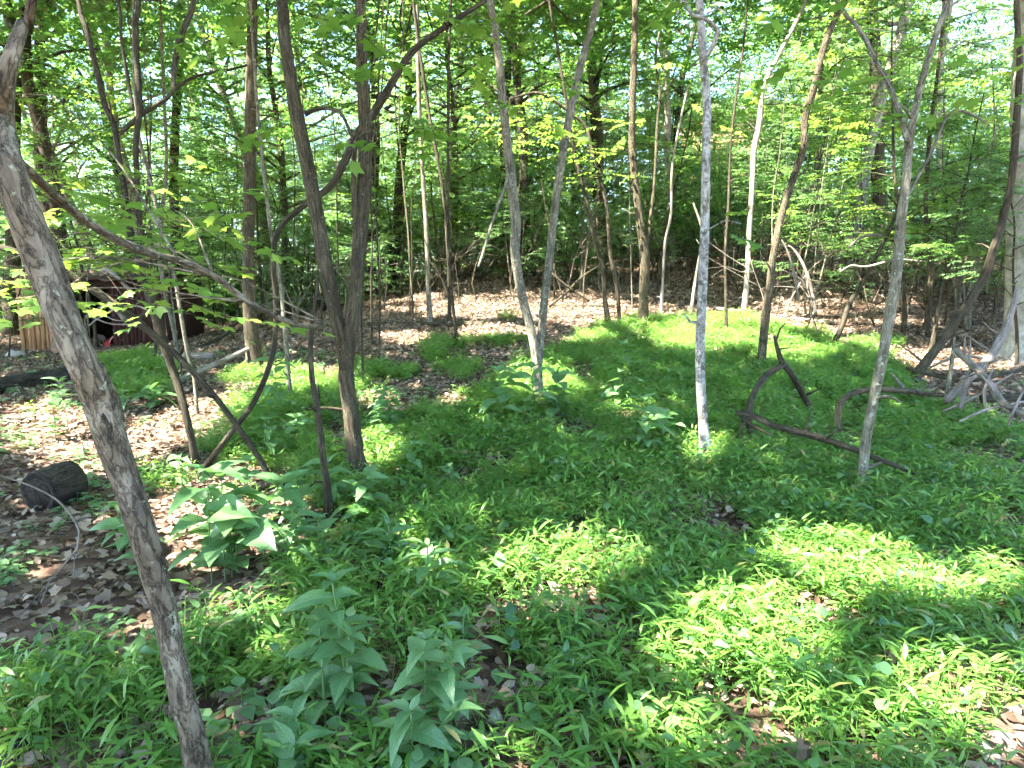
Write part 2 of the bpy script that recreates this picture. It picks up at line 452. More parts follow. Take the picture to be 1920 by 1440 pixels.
def simple_mat(name, c, rough=0.7, c2=None, sc_=8.0, spec=0.3, bump=0.0, stretch=(1, 1, 1)):
    m, N, L, b, out = nodes(name)
    tc = N.new('ShaderNodeTexCoord'); mp = N.new('ShaderNodeMapping'); mp.inputs['Scale'].default_value = stretch
    L.new(tc.outputs['Object'], mp.inputs['Vector'])
    n = N.new('ShaderNodeTexNoise'); n.inputs['Scale'].default_value = sc_; n.inputs['Detail'].default_value = 6; L.new(mp.outputs[0], n.inputs['Vector'])
    r = ramp(N, [(0.35, c), (0.65, c2 or c)]); L.new(n.outputs['Fac'], r.inputs[0])
    L.new(r.outputs[0], b.inputs['Base Color'])
    b.inputs['Roughness'].default_value = rough
    b.inputs['Specular IOR Level'].default_value = spec
    if bump:
        bp = N.new('ShaderNodeBump'); bp.inputs['Strength'].default_value = bump; bp.inputs['Distance'].default_value = 0.01
        L.new(n.outputs['Fac'], bp.inputs['Height']); L.new(bp.outputs[0], b.inputs['Normal'])
    return m

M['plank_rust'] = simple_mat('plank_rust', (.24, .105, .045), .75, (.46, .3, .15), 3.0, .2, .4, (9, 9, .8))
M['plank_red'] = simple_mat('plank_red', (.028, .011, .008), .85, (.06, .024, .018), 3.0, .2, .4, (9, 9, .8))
M['plank_dark'] = simple_mat('plank_dark', (.03, .02, .016), .85, (.06, .04, .03), 3.0, .1, .4, (9, 9, .8))
M['roof_sheet'] = simple_mat('roof_sheet', (.07, .04, .03), .7, (.16, .10, .075), 2.5, .3, .3)
M['red_plastic'] = simple_mat('red_plastic', (.42, .02, .018), .45, (.34, .02, .018), 9, .4)
M['white_plastic'] = simple_mat('white_plastic', (.7, .7, .66), .5, (.55, .54, .5), 9, .4)
M['stone'] = simple_mat('stone', (.3, .25, .2), .85, (.46, .4, .33), 30, .2, .5)
M['dark_shape'] = simple_mat('dark_shape', (.03, .03, .034), .6, (.05, .05, .055), 12, .3, .2)
M['char'] = simple_mat('char', (.008, .007, .006), .8, (.035, .028, .022), 40, .2, .6)
M['siding'] = simple_mat('siding', (.42, .24, .10), .7, (.5, .31, .15), 2, .2, .1, (1, 1, 8))
M['house_roof'] = simple_mat('house_roof', (.10, .10, .11), .85, (.15, .14, .14), 14, .2, .3)
M['glass'] = simple_mat('glass', (.02, .025, .03), .08, None, 1, .5)

def soil_mat():
    m, N, L, b, out = nodes('forest_soil')
    tc = N.new('ShaderNodeTexCoord')
    n1 = N.new('ShaderNodeTexNoise'); n1.inputs['Scale'].default_value = 9; n1.inputs['Detail'].default_value = 8; n1.inputs['Roughness'].default_value = 0.7
    v = N.new('ShaderNodeTexVoronoi'); v.inputs['Scale'].default_value = 17; v.inputs['Randomness'].default_value = 1
    wn = N.new('ShaderNodeTexNoise'); wn.inputs['Scale'].default_value = 11; wn.inputs['Detail'].default_value = 3
    L.new(tc.outputs['Object'], n1.inputs['Vector']); L.new(tc.outputs['Object'], wn.inputs['Vector'])
    ad = N.new('ShaderNodeMix'); ad.data_type = 'VECTOR'; ad.inputs[0].default_value = 0.12; L.new(tc.outputs['Object'], ad.inputs[4]); L.new(wn.outputs['Color'], ad.inputs[5]); L.new(ad.outputs[1], v.inputs['Vector'])
    sp = N.new('ShaderNodeSeparateColor'); L.new(v.outputs['Color'], sp.inputs[0])
    mx = N.new('ShaderNodeMath'); mx.operation = 'MULTIPLY_ADD'; L.new(n1.outputs['Fac'], mx.inputs[0]); mx.inputs[1].default_value = 0.5
    m2 = N.new('ShaderNodeMath'); m2.operation = 'MULTIPLY'; L.new(sp.outputs[0], m2.inputs[0]); m2.inputs[1].default_value = 0.5; L.new(m2.outputs[0], mx.inputs[2])
    r = ramp(N, [(0.2, (.035, .02, .013)), (0.42, (.09, .052, .034)), (0.6, (.16, .10, .07)), (0.85, (.3, .21, .15))]); L.new(mx.outputs[0], r.inputs[0])
    L.new(r.outputs[0], b.inputs['Base Color']); b.inputs['Roughness'].default_value = 0.9; b.inputs['Specular IOR Level'].default_value = 0.15
    bp = N.new('ShaderNodeBump'); bp.inputs['Strength'].default_value = 0.9; bp.inputs['Distance'].default_value = 0.03
    L.new(mx.outputs[0], bp.inputs['Height']); L.new(bp.outputs[0], b.inputs['Normal'])
    return m
M['soil'] = soil_mat()

# ------------------------------------------------------------------ the ground
def axis(a, b, near, fine, grow):
    out = [0.0]; st = fine
    while out[-1] < b:
        if out[-1] > near: st *= grow
        out.append(out[-1] + st)
    neg = [0.0]; st = fine
    while neg[-1] > a:
        if -neg[-1] > near: st *= grow
        neg.append(neg[-1] - st)
    return np.array(sorted(set(neg[1:] + out)))
gx = axis(-160, 160, 12, 0.22, 1.09)
gy = axis(-60, 260, 26, 0.22, 1.09)
XX, YY = np.meshgrid(gx, gy)
ZZ = h(XX, YY)
V = np.stack([XX, YY, ZZ], -1).reshape(-1, 3)
nx, ny = len(gx), len(gy)
i = np.arange(ny - 1)[:, None] * nx; j = np.arange(nx - 1)[None, :]
Fq = np.stack([i + j, i + j + 1, i + nx + j + 1, i + nx + j], -1).reshape(-1, 4)
gm = mesh_np('forest_floor', V, [Fq], [M['soil']], smooth=True)
go = link('forest_floor', gm)
tag(go, 'brown leaf covered forest floor rising gently towards the back', None, None, 'structure')

# ------------------------------------------------------------------ sun flecks: gaps in the leaf canopy, given as places on the ground
FLECKS = [  # pixel centre, half sizes, tilt of the patch in the photograph (degrees)
    (300, 815, 195, 36, -20), (180, 850, 120, 32, -15), (90, 800, 90, 45, 0), (410, 765, 60, 25, -10), (200, 870, 60, 22, -20), (540, 715, 110, 28, 0),
    (760, 633, 42, 13, 0), (760, 562, 70, 9, -5), (960, 572, 200, 22, -2), (1130, 590, 120, 20, 0), (930, 622, 70, 13, 0), (1320, 605, 260, 26, 2),
    (1570, 572, 150, 17, -3), (1650, 655, 90, 15, 8), (1790, 675, 100, 20, 6), (1500, 670, 70, 18, 0), (1700, 600, 70, 10, 0),
    (725, 860, 45, 40, 0), (1020, 732, 75, 32, 10), (700, 750, 40, 14, 0), (850, 750, 30, 12, 0), (1345, 640, 120, 25, 0), (1330, 855, 40, 25, 0),
    (1090, 1085, 110, 50, -10), (1150, 1080, 70, 45, 0), (1420, 1230, 140, 75, -15), (1600, 1080, 150, 45, 15), (1850, 1330, 110, 70, 0), (1560, 1130, 60, 30, 0),
    (1750, 1290, 60, 40, 0), (460, 1165, 85, 40, -10), (385, 960, 100, 70, 0), (475, 1045, 115, 50, 0), (520, 985, 60, 34, 0), (330, 800, 140, 34, -20), (230, 850, 110, 30, -20), (462, 890, 40, 24, 0), (530, 950, 60, 26, 0), (1880, 1100, 50, 30, 0),
    (250, 625, 40, 9, 0), 
    (1300, 1400, 70, 30, 0), (850, 1100, 40, 18, 0), (1760, 1130, 70, 30, 0), (1660, 1400, 60, 30, 0), (1180, 780, 45, 12, 0),
    (990, 1440, 40, 30, 0), (1500, 1380, 80, 30, 0), (800, 1030, 30, 18, 0), (1100, 640, 50, 10, 0), (1650, 560, 60, 8, 0), (1500, 510, 60, 8, 0),
]
FL = np.array([(a, b, c, d, math.cos(R(e)), math.sin(R(e))) for a, b, c, d, e in [(p[0], p[1], p[2] * (1.15 if p[1] > 1000 else 1), p[3] * (1.15 if p[1] > 1000 else 1), p[4]) for p in FLECKS]])

def wav(x, y):
    return np.sin(1.9 * x + 1.3 * y) * np.sin(1.1 * y - 0.7 * x + 2) + 0.6 * np.sin(4.3 * x - 2.1 * y + 1) * np.sin(3.1 * y + 1.7 * x)

def sunlit(G, grow=1.0):
    """is this place on the ground chosen to be sunlit?"""
    px, py, dep = proj(G)
    dx = px[:, None] - FL[None, :, 0]; dy = py[:, None] - FL[None, :, 1]
    u = (dx * FL[:, 4] + dy * FL[:, 5]) / (FL[:, 2] * grow); v = (-dx * FL[:, 5] + dy * FL[:, 4]) / (FL[:, 3] * grow)
    inside = (u * u + v * v).min(1) < 1.0 + 0.4 * wav(G[:, 0] * 2.1, G[:, 1] * 2.1) + 0.35 * wav(G[:, 0] * 5.3 + 2, G[:, 1] * 5.3)
    inframe = (dep > 0.5) & (px > -60) & (px < 1980) & (py > 380) & (py < 1500)
    rnd = wav(G[:, 0], G[:, 1]) > 0.95
    return np.where(inframe, inside | (wav(G[:, 0] * 2.9 + 5, G[:, 1] * 2.9) > 1.17), rnd)

def shadow_of(P):
    """where the shadow of a point falls on the ground"""
    G = P.copy()
    z = h(P[:, 0], P[:, 1])
    for _ in range(4):
        k = (P[:, 2] - z) / SUN[2]
        G = P - SUN[None] * k[:, None]
        z = h(G[:, 0], G[:, 1])
    G[:, 2] = z
    return G

# ------------------------------------------------------------------ the trees one can tell apart
PATHS = {}
TREES = []          # dicts: root, base, top, wood, crown Geo
def tree(name, label, mat, main, others=(), top=10.0, drift=0.0, sides=10, furrow=0.0, rough=0.075, base_y=None, group=None, cat='tree', flare=0.5, crown=True, step=0.1, leafmat='leaf_canopy'):
    """main: [(px, py, width px), ...] from the foot upwards; others: [(part name, [(px, py, w), ...], extra depth), ...]"""
    B = ground(main[0][0], min(main[0][1], 1439)) if base_y is None else None
    if base_y is not None:
        p = at(main[0][0], main[0][1], base_y); B = np.array([p[0], p[1], hz(p[0], p[1])])
    Y0 = B[1]
    root = empty(name, B, label, cat, group)
    def conv(path, dY=0.0):
        P, r = [], []
        n = len(path)
        for k, (px, py, wd) in enumerate(path):
            q = at(px, py, Y0)
            zz = max(0.0, q[2] - B[2])
            Y = Y0 + drift * zz + dY * k / max(1, n - 1) + 0.03 * math.sin(k * 1.9 + px)
            q = at(px, py, Y)
            P.append(q); r.append(max(0.003, wd * 0.5 * (Y / cf[1]) / F * 0.85))
        return np.array(P), np.array(r)
    seed = int(main[0][0] * 7 + main[0][1])
    rng = np.random.default_rng(seed)
    tips = []
    def extend(P, r):
        if top and top > P[-1][2] + 0.5:
            d = P[-1] - P[-2]; d /= np.linalg.norm(d)
            d = d * 0.6 + np.array([0, 0, 0.5])
            d /= np.linalg.norm(d)
            zt = B[2] + top
            while P[-1][2] < zt:
                d = d + np.array([rng.normal(0, .08), rng.normal(0, .08), .1]); d /= np.linalg.norm(d)
                P = np.vstack([P, P[-1] + d * 0.9]); r = np.append(r, max(0.012, r[-1] * 0.9))
            tips.append(P[-6:] if len(P) > 6 else P)
        return P, r
    P, r = conv(main)
    P[0] = B
    P = np.vstack([B - np.array([0, 0, .12]), P]); r = np.append(r[0] * (1 + flare), r)
    kk = min(.16 / max(.2, np.linalg.norm(P[2] - P[1])), .6)
    P = np.insert(P, 2, P[1] + (P[2] - P[1]) * kk, 0); r = np.insert(r, 2, r[1] * 1.06); r[1] *= 1 + flare * 0.8; r[0] *= 1 + flare * .5
    if main[-1][1] <= 6: P, r = extend(P, r)
    g = Geo(); tube(g, P, r, sides, step, rough, seed, 0, True, furrow)
    PATHS.setdefault(root.name, []).append(P)
    Pm, rm = smooth_path(P[1:], r[1:], .2)
    for q in range(int(rng.integers(3, 8)) if len(Pm) > 6 and name != 'leaning_tree' else 0):
        i0 = int(rng.integers(2, max(3, min(len(Pm) - 2, 24)))); th = rng.uniform(0, 6.283); L_ = rng.uniform(.04, .16) + (rng.uniform(.1, .35) if q % 3 == 0 else 0)
        dd = np.array([math.cos(th), math.sin(th), rng.uniform(.1, .8)]); a_ = Pm[i0]; L_ = min(L_, rm[i0] * 4.5); rs_ = min(.011, rm[i0] * .38)
        tube(g, [a_, a_ + dd * (rm[i0] + L_ * .5), a_ + dd * (rm[i0] + L_) + np.array([0, 0, rng.normal(0, .05)])], [rs_ * 1.5, rs_, rs_ * .45], 6, .05, .1, seed + q)
    link('trunk', g.build('trunk', [M[mat]], True, B), root)
    for nm, path, dY in others:
        P2, r2 = conv(path, dY)
        if path[-1][1] <= 6: P2, r2 = extend(P2, r2)
        PATHS[root.name].append(P2)
        g = Geo(); tube(g, P2, r2, max(6, sides - 3), step, rough, seed + len(path), 0, True, furrow)
        link(nm, g.build(nm, [M[mat]], True, B), root)
    if tips:
        TREES.append(dict(root=root, base=B, tips=tips, mat=mat, leaf=leafmat, crown=Geo(), limbs=Geo()))
    return root, B

leaning, B1 = tree('leaning_tree', 'scaly tan barked tree leaning left across the near left foreground', 'bark_flaky',
    [(383, 1470, 63), (362, 1380, 59), (335, 1280, 57), (305, 1140, 55), (268, 1000, 59), (232, 890, 57), (205, 815, 64), (190, 755, 69), (160, 690, 58), (125, 610, 58), (88, 510, 64), (48, 410, 60), (14, 310, 56), (2, 230, 46), (10, 150, 34), (26, 90, 29), (48, 30, 22), (60, 0, 19)],
    [('branch', [(18, 290, 24), (37, 305, 20), (75, 340, 19), (110, 373, 19), (170, 420, 18), (233, 457, 16), (283, 477, 15), (335, 488, 14), (400, 517, 13), (467, 567, 12), (533, 600, 11), (573, 611, 9), (613, 607, 5)], 1.6),
     ('stem', [(6, 262, 22), (-2, 200, 26), (-8, 140, 24), (-16, 60, 20), (-24, 0, 17)], .1)],
    top=8.5, sides=26, furrow=0.10, step=0.022, base_y=1.72)
# old wounds of the leaning tree
def knot(root, B, px, py, Y, rad, mat, seed):
    c = at(px, py, Y) - B
    g = Geo(); rng = np.random.default_rng(seed)
    n, m_ = 7, 12
    V = []
    for a in range(n):
        ph = a / (n - 1) * math.pi * 0.5
        for b_ in range(m_):
            th = b_ / m_ * 2 * math.pi
            q = rad * (1 + 0.18 * math.sin(3 * th + seed) + rng.normal(0, .05))
            bulge = 0.55 * math.cos(ph) if a > 1 else 0.28 + 0.13 * a
            V.append((c[0] + q * math.sin(ph) * math.cos(th), c[1] - q * bulge, c[2] + 1.25 * q * math.sin(ph) * math.sin(th)))
    Fq = [(a * m_ + b_, (a + 1) * m_ + b_, (a + 1) * m_ + (b_ + 1) % m_, a * m_ + (b_ + 1) % m_) for a in range(n - 1) for b_ in range(m_)]
    g.add(V, [np.array(Fq)]); link('knot', g.build('knot', [M[mat]]), root)
knot(leaning, B1, 197, 800, B1[1] + .03 - .036, .026, 'bark_furrowed', 3)
knot(leaning, B1, 180, 712, B1[1] + .03 - .04, .034, 'bark_flaky', 5)
knot(leaning, B1, 110, 645, B1[1] + .03 - .02, .022, 'bark_flaky', 9)
knot(leaning, B1, 318, 1330, B1[1] - .0, .016, 'bark_flaky', 12)

tree('forked_tree', 'furrowed brown tree forking into two tall stems left of centre', 'bark_furrowed',
    [(672, 905, 46), (666, 850, 38), (657, 770, 34), (650, 700, 34), (656, 630, 31), (667, 540, 29), (676, 430, 29), (684, 330, 28), (684, 230, 26), (679, 130, 24), (678, 50, 23), (677, 0, 22)],
    [('stem', [(650, 690, 32), (638, 630, 30), (622, 555, 28), (608, 480, 28), (597, 420, 28), (588, 370, 28), (574, 300, 29), (556, 210, 29), (541, 120, 26), (532, 50, 24), (528, 0, 23)], -.1),
     ('branch', [(572, 215, 9), (590, 206, 8), (612, 203, 7), (640, 214, 6), (662, 262, 6)], -.1),
     ('stem', [(668, 440, 13), (664, 360, 12), (664, 300, 11), (668, 262, 9)], -.15)],
    top=11, sides=20, furrow=0.09, step=0.035)
tree('bent_sapling', 'dark thin stem swinging up from the herbs then slanting right across the forked tree', 'bark_dark',
    [(372, 893, 14), (400, 855, 13), (440, 803, 12), (474, 757, 12), (500, 700, 12), (515, 640, 11), (517, 560, 10), (512, 490, 11), (522, 432, 12), (568, 387, 14), (622, 347, 16), (650, 295, 17), (668, 255, 18), (705, 205, 16), (742, 143, 14), (775, 95, 13), (850, 40, 11), (912, 0, 9)],
    top=0, drift=0.02, sides=9, flare=.1, step=.06, crown=False)
tree('slanting_sapling', 'dark slim stem slanting from the herbs up left behind the leaning tree', 'bark_dark',
    [(522, 930, 13), (490, 865, 13), (447, 802, 13), (407, 748, 13), (367, 703, 13), (333, 668, 14), (300, 640, 15), (255, 600, 16), (213, 570, 17), (160, 533, 17), (110, 503, 17), (50, 480, 16), (0, 463, 15)],
    top=0, sides=9, flare=.1, step=.06)
tree('crossing_sapling', 'dark upright stem rising from the herbs and crossing the slanting sapling', 'bark_dark',
    [(370, 888, 17), (360, 830, 16), (347, 773, 16), (329, 707, 17), (306, 640, 19), (290, 585, 21), (277, 535, 22), (262, 485, 22), (245, 445, 20), (238, 400, 15), (232, 345, 13), (222, 290, 12), (213, 232, 12), (197, 200, 11), (182, 133, 11), (163, 57, 10), (147, 0, 9)],
    [('stem', [(258, 480, 13), (262, 420, 12), (257, 333, 12), (255, 267, 12), (262, 205, 12), (257, 117, 11), (255, 40, 10), (261, 0, 9)], .15),
     ('branch', [(226, 250, 10), (245, 232, 10), (267, 213, 10), (310, 187, 10), (333, 163, 8), (367, 143, 6), (433, 130, 5), (463, 122, 4)], .3),
     ('branch', [(325, 172, 9), (327, 130, 12), (337, 77, 12), (353, 33, 11), (363, 0, 10)], .2),
     ('branch', [(250, 207, 7), (240, 150, 7), (227, 67, 7), (221, 0, 7)], .0)],
    top=6.5, sides=10, step=.06, leafmat='leaf_yellow')
tree('pale_sapling', 'thin lichen flecked sapling right of the crossing stem by the pale pole', 'bark_grey',
    [(370, 778, 8), (364, 710, 8), (351, 657, 8), (338, 580, 8), (324, 507, 8), (303, 450, 8), (292, 383, 8), (277, 317, 7), (260, 253, 6), (252, 150, 5), (250, 0, 5)], top=6, sides=8)
tree('sapling', 'slim sapling standing between the shed and the straight brown trunk', 'bark_grey',
    [(334, 662, 9), (323, 607, 9), (308, 540, 9), (300, 470, 8), (304, 400, 8), (312, 300, 7), (306, 150, 6), (300, 0, 6)], top=8, sides=7)
tree('straight_tree', 'straight brown trunk standing between the forked tree and the shed', 'bark_furrowed',
    [(477, 690, 34), (471, 620, 28), (467, 540, 26), (466, 450, 25), (468, 350, 24), (469, 250, 23), (471, 150, 22), (473, 50, 20), (473, 0, 20)], top=13, sides=16, furrow=.06, step=.07)
tree('sapling', 'thin grey sapling leaning against the straight brown trunk', 'bark_grey',
    [(547, 753, 9), (541, 705, 9), (533, 607, 9), (523, 507, 8), (510, 450, 8), (500, 367, 8), (487, 250, 7), (477, 123, 6), (470, 0, 5)], top=8, sides=7)
tree('grey_tree', 'thick pale grey trunk behind the straight brown trunk', 'bark_grey',
    [(403, 585, 42), (400, 520, 36), (393, 460, 32), (385, 400, 29), (376, 320, 27), (366, 230, 25), (357, 120, 22), (350, 0, 20)], top=18, sides=14)
tree('dark_tree', 'dark trunk between the crossing sapling and the thick pale grey trunk', 'bark_dark',
    [(345, 610, 24), (335, 520, 20), (328, 420, 19), (326, 320, 18), (330, 220, 18), (336, 110, 17), (340, 0, 16)], top=17, sides=12)
tree('dark_tree', 'dark rough trunk rising just behind the shed roof at the left', 'bark_dark',
    [(130, 600, 34), (122, 500, 28), (112, 440, 26), (98, 340, 24), (75, 240, 24), (52, 150, 22), (47, 60, 20), (45, 0, 19)], top=18, sides=12, base_y=17.0)
tree('broken_stem', 'snapped dark stem standing left of the forked tree foot', 'bark_dark',
    [(620, 985, 17), (613, 907, 15), (605, 850, 15), (596, 773, 14), (585, 707, 12), (583, 640, 11), (588, 580, 8), (598, 520, 6)], top=0, sides=9, crown=False)
tree('stick', 'short bare upright stick beside the snapped dark stem', 'bark_dark', [(603, 782, 6), (598, 750, 5), (597, 722, 4)], top=0, sides=6, cat='stick')
tree('slim_tree', 'slim grey sapling, left one of three in the leaf litter beyond the forked tree', 'bark_grey',
    [(807, 605, 12), (803, 540, 11), (800, 440, 10), (793, 330, 9), (787, 230, 9), (784, 130, 9), (781, 0, 8)], top=11, sides=8)
tree('slim_tree', 'slim straight sapling, right one of three in the leaf litter beyond the forked tree', 'bark_dark',
    [(857, 646, 8), (850, 580, 7), (841, 480, 7), (840, 300, 6), (841, 130, 6), (845, 0, 6)], top=9, sides=7)
tree('slim_tree', 'slim leaning sapling, middle one of three in the leaf litter beyond the forked tree', 'bark_dark',
    [(843, 604, 9), (842, 540, 8), (840, 470, 8), (829, 350, 7), (806, 220, 7), (786, 90, 6), (775, 0, 6)], top=10, sides=7)
for k, (a, b_, c, d) in enumerate([(681, 722, 686, 250), (697, 642, 694, 330), (711, 688, 703, 300)]):
    tree('thin_sapling', 'thread thin upright sapling just right of the forked tree, %s of three' % ['nearest', 'farthest', 'middle one'][k], 'bark_dark',
         [(a, b_, 5), (a - 3 + k * 2, (b_ * 2 + d) / 3, 5), (c + 4, (b_ + 2 * d) / 3, 4), (c, d, 4), (c + 14, d - 150, 3), (c + 25, 0, 3)], top=6, sides=6)
tree('twin_tree', 'twin stemmed tree in the middle with one sunlit peeling pale stem', 'bark_grey',
    [(1010, 765, 20), (1009, 720, 20), (1006, 672, 20), (997, 625, 20), (985, 580, 20), (974, 530, 21), (966, 470, 21), (967, 420, 21), (962, 370, 20), (953, 285, 19), (943, 195, 18), (934, 100, 17), (926, 40, 16), (920, 0, 15)],
    [('stem', [(1009, 700, 17), (1013, 640, 17), (1020, 570, 17), (1031, 480, 17), (1041, 385, 17), (1056, 285, 17), (1080, 155, 17), (1101, 80, 15), (1119, 0, 13)], .3),
     ('branch', [(952, 330, 6), (945, 355, 6), (930, 395, 6), (910, 460, 5), (897, 500, 5)], -.5),
     ('branch', [(935, 195, 5), (905, 225, 4), (880, 260, 3)], .3)],
    top=12, sides=14, furrow=.05, step=.06)
tree('arched_sapling', 'thin dark sapling arching over to the left in front of the far foliage', 'bark_dark',
    [(1162, 615, 10), (1157, 540, 9), (1144, 470, 9), (1137, 383, 8), (1114, 300, 8), (1099, 240, 8), (1073, 214, 7), (1040, 190, 6), (1007, 174, 6), (955, 185, 4)], top=0, sides=7)
tree('thin_tree', 'thin dark sapling just left of the arched sapling', 'bark_dark',
    [(1141, 612, 12), (1134, 560, 11), (1130, 500, 10), (1119, 465, 9), (1101, 383, 9), (1078, 290, 8), (1060, 180, 6), (1040, 60, 5), (1030, 0, 5)], top=8, sides=8)
tree('smooth_tree', 'smooth tan trunk with a crook at its side branch, at the far grass edge', 'bark_furrowed',
    [(1205, 614, 25), (1207, 560, 22), (1209, 500, 21), (1207, 462, 20), (1198, 400, 17), (1191, 340, 16), (1185, 270, 15), (1186, 200, 14), (1189, 100, 14), (1191, 0, 13)],
    [('branch', [(1210, 475, 9), (1215, 445, 7), (1227, 340, 6), (1232, 240, 6), (1237, 170, 5), (1229, 115, 5), (1236, 60, 4)], .3)],
    top=12, sides=12, step=.08, rough=.06)
tree('pale_tree', 'distant pale grey trunk standing high behind the smooth tan trunk', 'bark_pale',
    [(1258, 470, 16), (1255, 380, 14), (1250, 250, 13), (1250, 150, 12), (1252, 50, 11), (1253, 0, 11)], top=17, sides=9, base_y=26)
tree('mottled_tree', 'slender white and grey mottled trunk rising from the grass right of centre', 'bark_mottled',
    [(1323, 862, 24), (1318, 790, 21), (1314, 720, 21), (1313, 650, 21), (1316, 560, 20), (1320, 470, 20), (1322, 400, 19), (1324, 300, 18), (1325, 200, 17), (1318, 100, 16), (1311, 0, 14)],
    [('branch', [(1318, 120, 8), (1345, 62, 9), (1320, 34, 8), (1282, 5, 8)], -.4)],
    top=12, sides=14, step=.06)
tree('sinuous_tree', 'dark sinuous stem bending right above the grass, beside the mottled trunk', 'bark_furrowed',
    [(1426, 690, 19), (1433, 620, 17), (1440, 560, 16), (1450, 480, 15), (1465, 405, 15), (1487, 335, 14), (1507, 275, 14), (1509, 225, 14), (1528, 155, 14), (1546, 85, 13), (1572, 22, 12), (1588, 0, 11)], top=11, sides=12, step=.08)
tree('sunlit_tree', 'leaning pale trunk catching the sun behind the mottled and sinuous trunks', 'bark_pale',
    [(1394, 592, 13), (1400, 530, 12), (1405, 440, 11), (1410, 360, 11), (1414, 283, 12), (1424, 230, 12), (1431, 167, 11), (1454, 115, 9), (1497, 33, 7), (1510, 0, 6)], top=12, sides=9)
tree('thin_tree', 'thin straight sapling between the mottled trunk and the sunlit leaning trunk', 'bark_dark',
    [(1362, 630, 8), (1361, 560, 7), (1360, 470, 6), (1366, 380, 6), (1372, 250, 5), (1392, 100, 5), (1402, 0, 4)], top=9, sides=7)
tree('thin_tree', 'thin pale sapling right behind the smooth tan trunk', 'bark_pale',
    [(1240, 586, 7), (1243, 520, 6), (1247, 455, 6), (1258, 400, 5), (1262, 300, 5), (1290, 160, 4)], top=0, sides=6)
tree('thin_tree', 'thin pale leaning stem just left of the mottled trunk', 'bark_pale',
    [(1296, 588, 7), (1301, 545, 7), (1308, 500, 6), (1318, 440, 6), (1300, 380, 4)], top=0, sides=6)
tree('fork_topped_tree', 'slim grey tree at the right splitting into a high open fork', 'bark_grey',
    [(1614, 935, 25), (1619, 880, 22), (1624, 823, 22), (1639, 745, 22), (1656, 660, 21), (1668, 590, 21), (1678, 535, 21), (1686, 460, 20), (1691, 400, 19), (1699, 333, 18), (1704, 270, 18), (1712, 225, 15), (1724, 167, 14), (1744, 100, 13), (1763, 40, 12), (1778, 0, 11)],
    [('stem', [(1702, 265, 14), (1692, 228, 12), (1670, 167, 11), (1643, 117, 9), (1627, 83, 9), (1600, 40, 8), (1572, 4, 8)], .3),
     ('branch', [(1696, 378, 6), (1714, 345, 7), (1747, 283, 7), (1770, 227, 6), (1793, 207, 5), (1827, 217, 5), (1855, 235, 4)], .4)],
    top=11, sides=13, step=.06)
big, Bbig = tree('beech_tree', 'broad smooth pale grey trunk cut by the right edge of the picture', 'bark_smooth',
    [(1928, 672, 112), (1930, 620, 96), (1931, 540, 88), (1932, 440, 84), (1935, 300, 80), (1940, 150, 76), (1947, 0, 72)], top=16, sides=22, rough=.03, flare=.3, step=.12)
tree('leaning_sapling', 'dark stem leaning right over the leaf litter onto the broad pale trunk', 'bark_dark',
    [(1707, 720, 21), (1753, 657, 19), (1800, 592, 18), (1843, 523, 18), (1862, 470, 17), (1878, 417, 16), (1897, 333, 14), (1907, 210, 13), (1912, 110, 12), (1906, 0, 11)], top=9, sides=10, step=.07)
tree('leaning_sapling', 'dark slim stem leaning right at the grass edge, left of the fork topped tree', 'bark_dark',
    [(1563, 648, 12), (1580, 607, 11), (1594, 567, 11), (1623, 520, 10), (1647, 473, 9), (1668, 430, 8), (1690, 380, 7), (1705, 330, 5)], top=0, sides=8)
tree('small_tree', 'brown upright stem between the fork topped tree and the leaning dark stem', 'bark_furrowed',
    [(1737, 622, 13), (1742, 560, 12), (1746, 505, 11), (1742, 455, 10), (1736, 380, 9), (1744, 250, 8), (1760, 120, 7), (1770, 0, 7)], top=10, sides=9)

# ------------------------------------------------------------------ unseen trees added beyond the frame so their crowns shade the clearing
def plain_tree(name, label, x, y, H_, r0, mat, seed, group=None, leaf='leaf_canopy'):
    rng = np.random.default_rng(seed)
    B = np.array([x, y, hz(x, y)])
    root = empty(name, B, label, 'tree', group)
    n = int(H_ / 1.2)
    P = [B - np.array([0, 0, .15])]; d = np.array([rng.normal(0, .05), rng.normal(0, .05), 1.0])
    for k in range(n):
        d = d + np.array([rng.normal(0, .05), rng.normal(0, .05), .08]); d /= np.linalg.norm(d)
        P.append(P[-1] + d * 1.2)
    P = np.array(P); r = r0 * (1 - 0.8 * np.arange(len(P)) / len(P)); r[0] *= 1.4
    g = Geo(); tube(g, P, r, 10, .3, .06, seed)
    link('trunk', g.build('trunk', [M[mat]], True, B), root)
    TREES.append(dict(root=root, base=B, tips=[P[-6:]], mat=mat, leaf=leaf, crown=Geo(), limbs=Geo()))
    return root
rs = random.Random(4)
OUT = [(-7.2, 3.6), (-4.6, 0.4), (-10.5, 6.5), (-8.2, -1.8), (-12.8, 2.4), (-4.2, -3.8), (-14.5, 9.5), (-0.8, -4.2), (-11.2, -5.2), (3.2, -3.2), (-17.5, 13.5), (-15.8, -1.2), (-19.5, 6.0), (6.4, 0.6), (9.2, 3.8), (-6.0, -8.0), (-18.0, 19.5), (3.0, -8.2)]
for k, (x, y) in enumerate(OUT):
    plain_tree('added_shade_tree', 'unseen tall tree added just outside the picture to shade the clearing', x, y, rs.uniform(11, 15), rs.uniform(.1, .17), 'bark_furrowed', 900 + k, 'unseen shade trees added around the clearing')

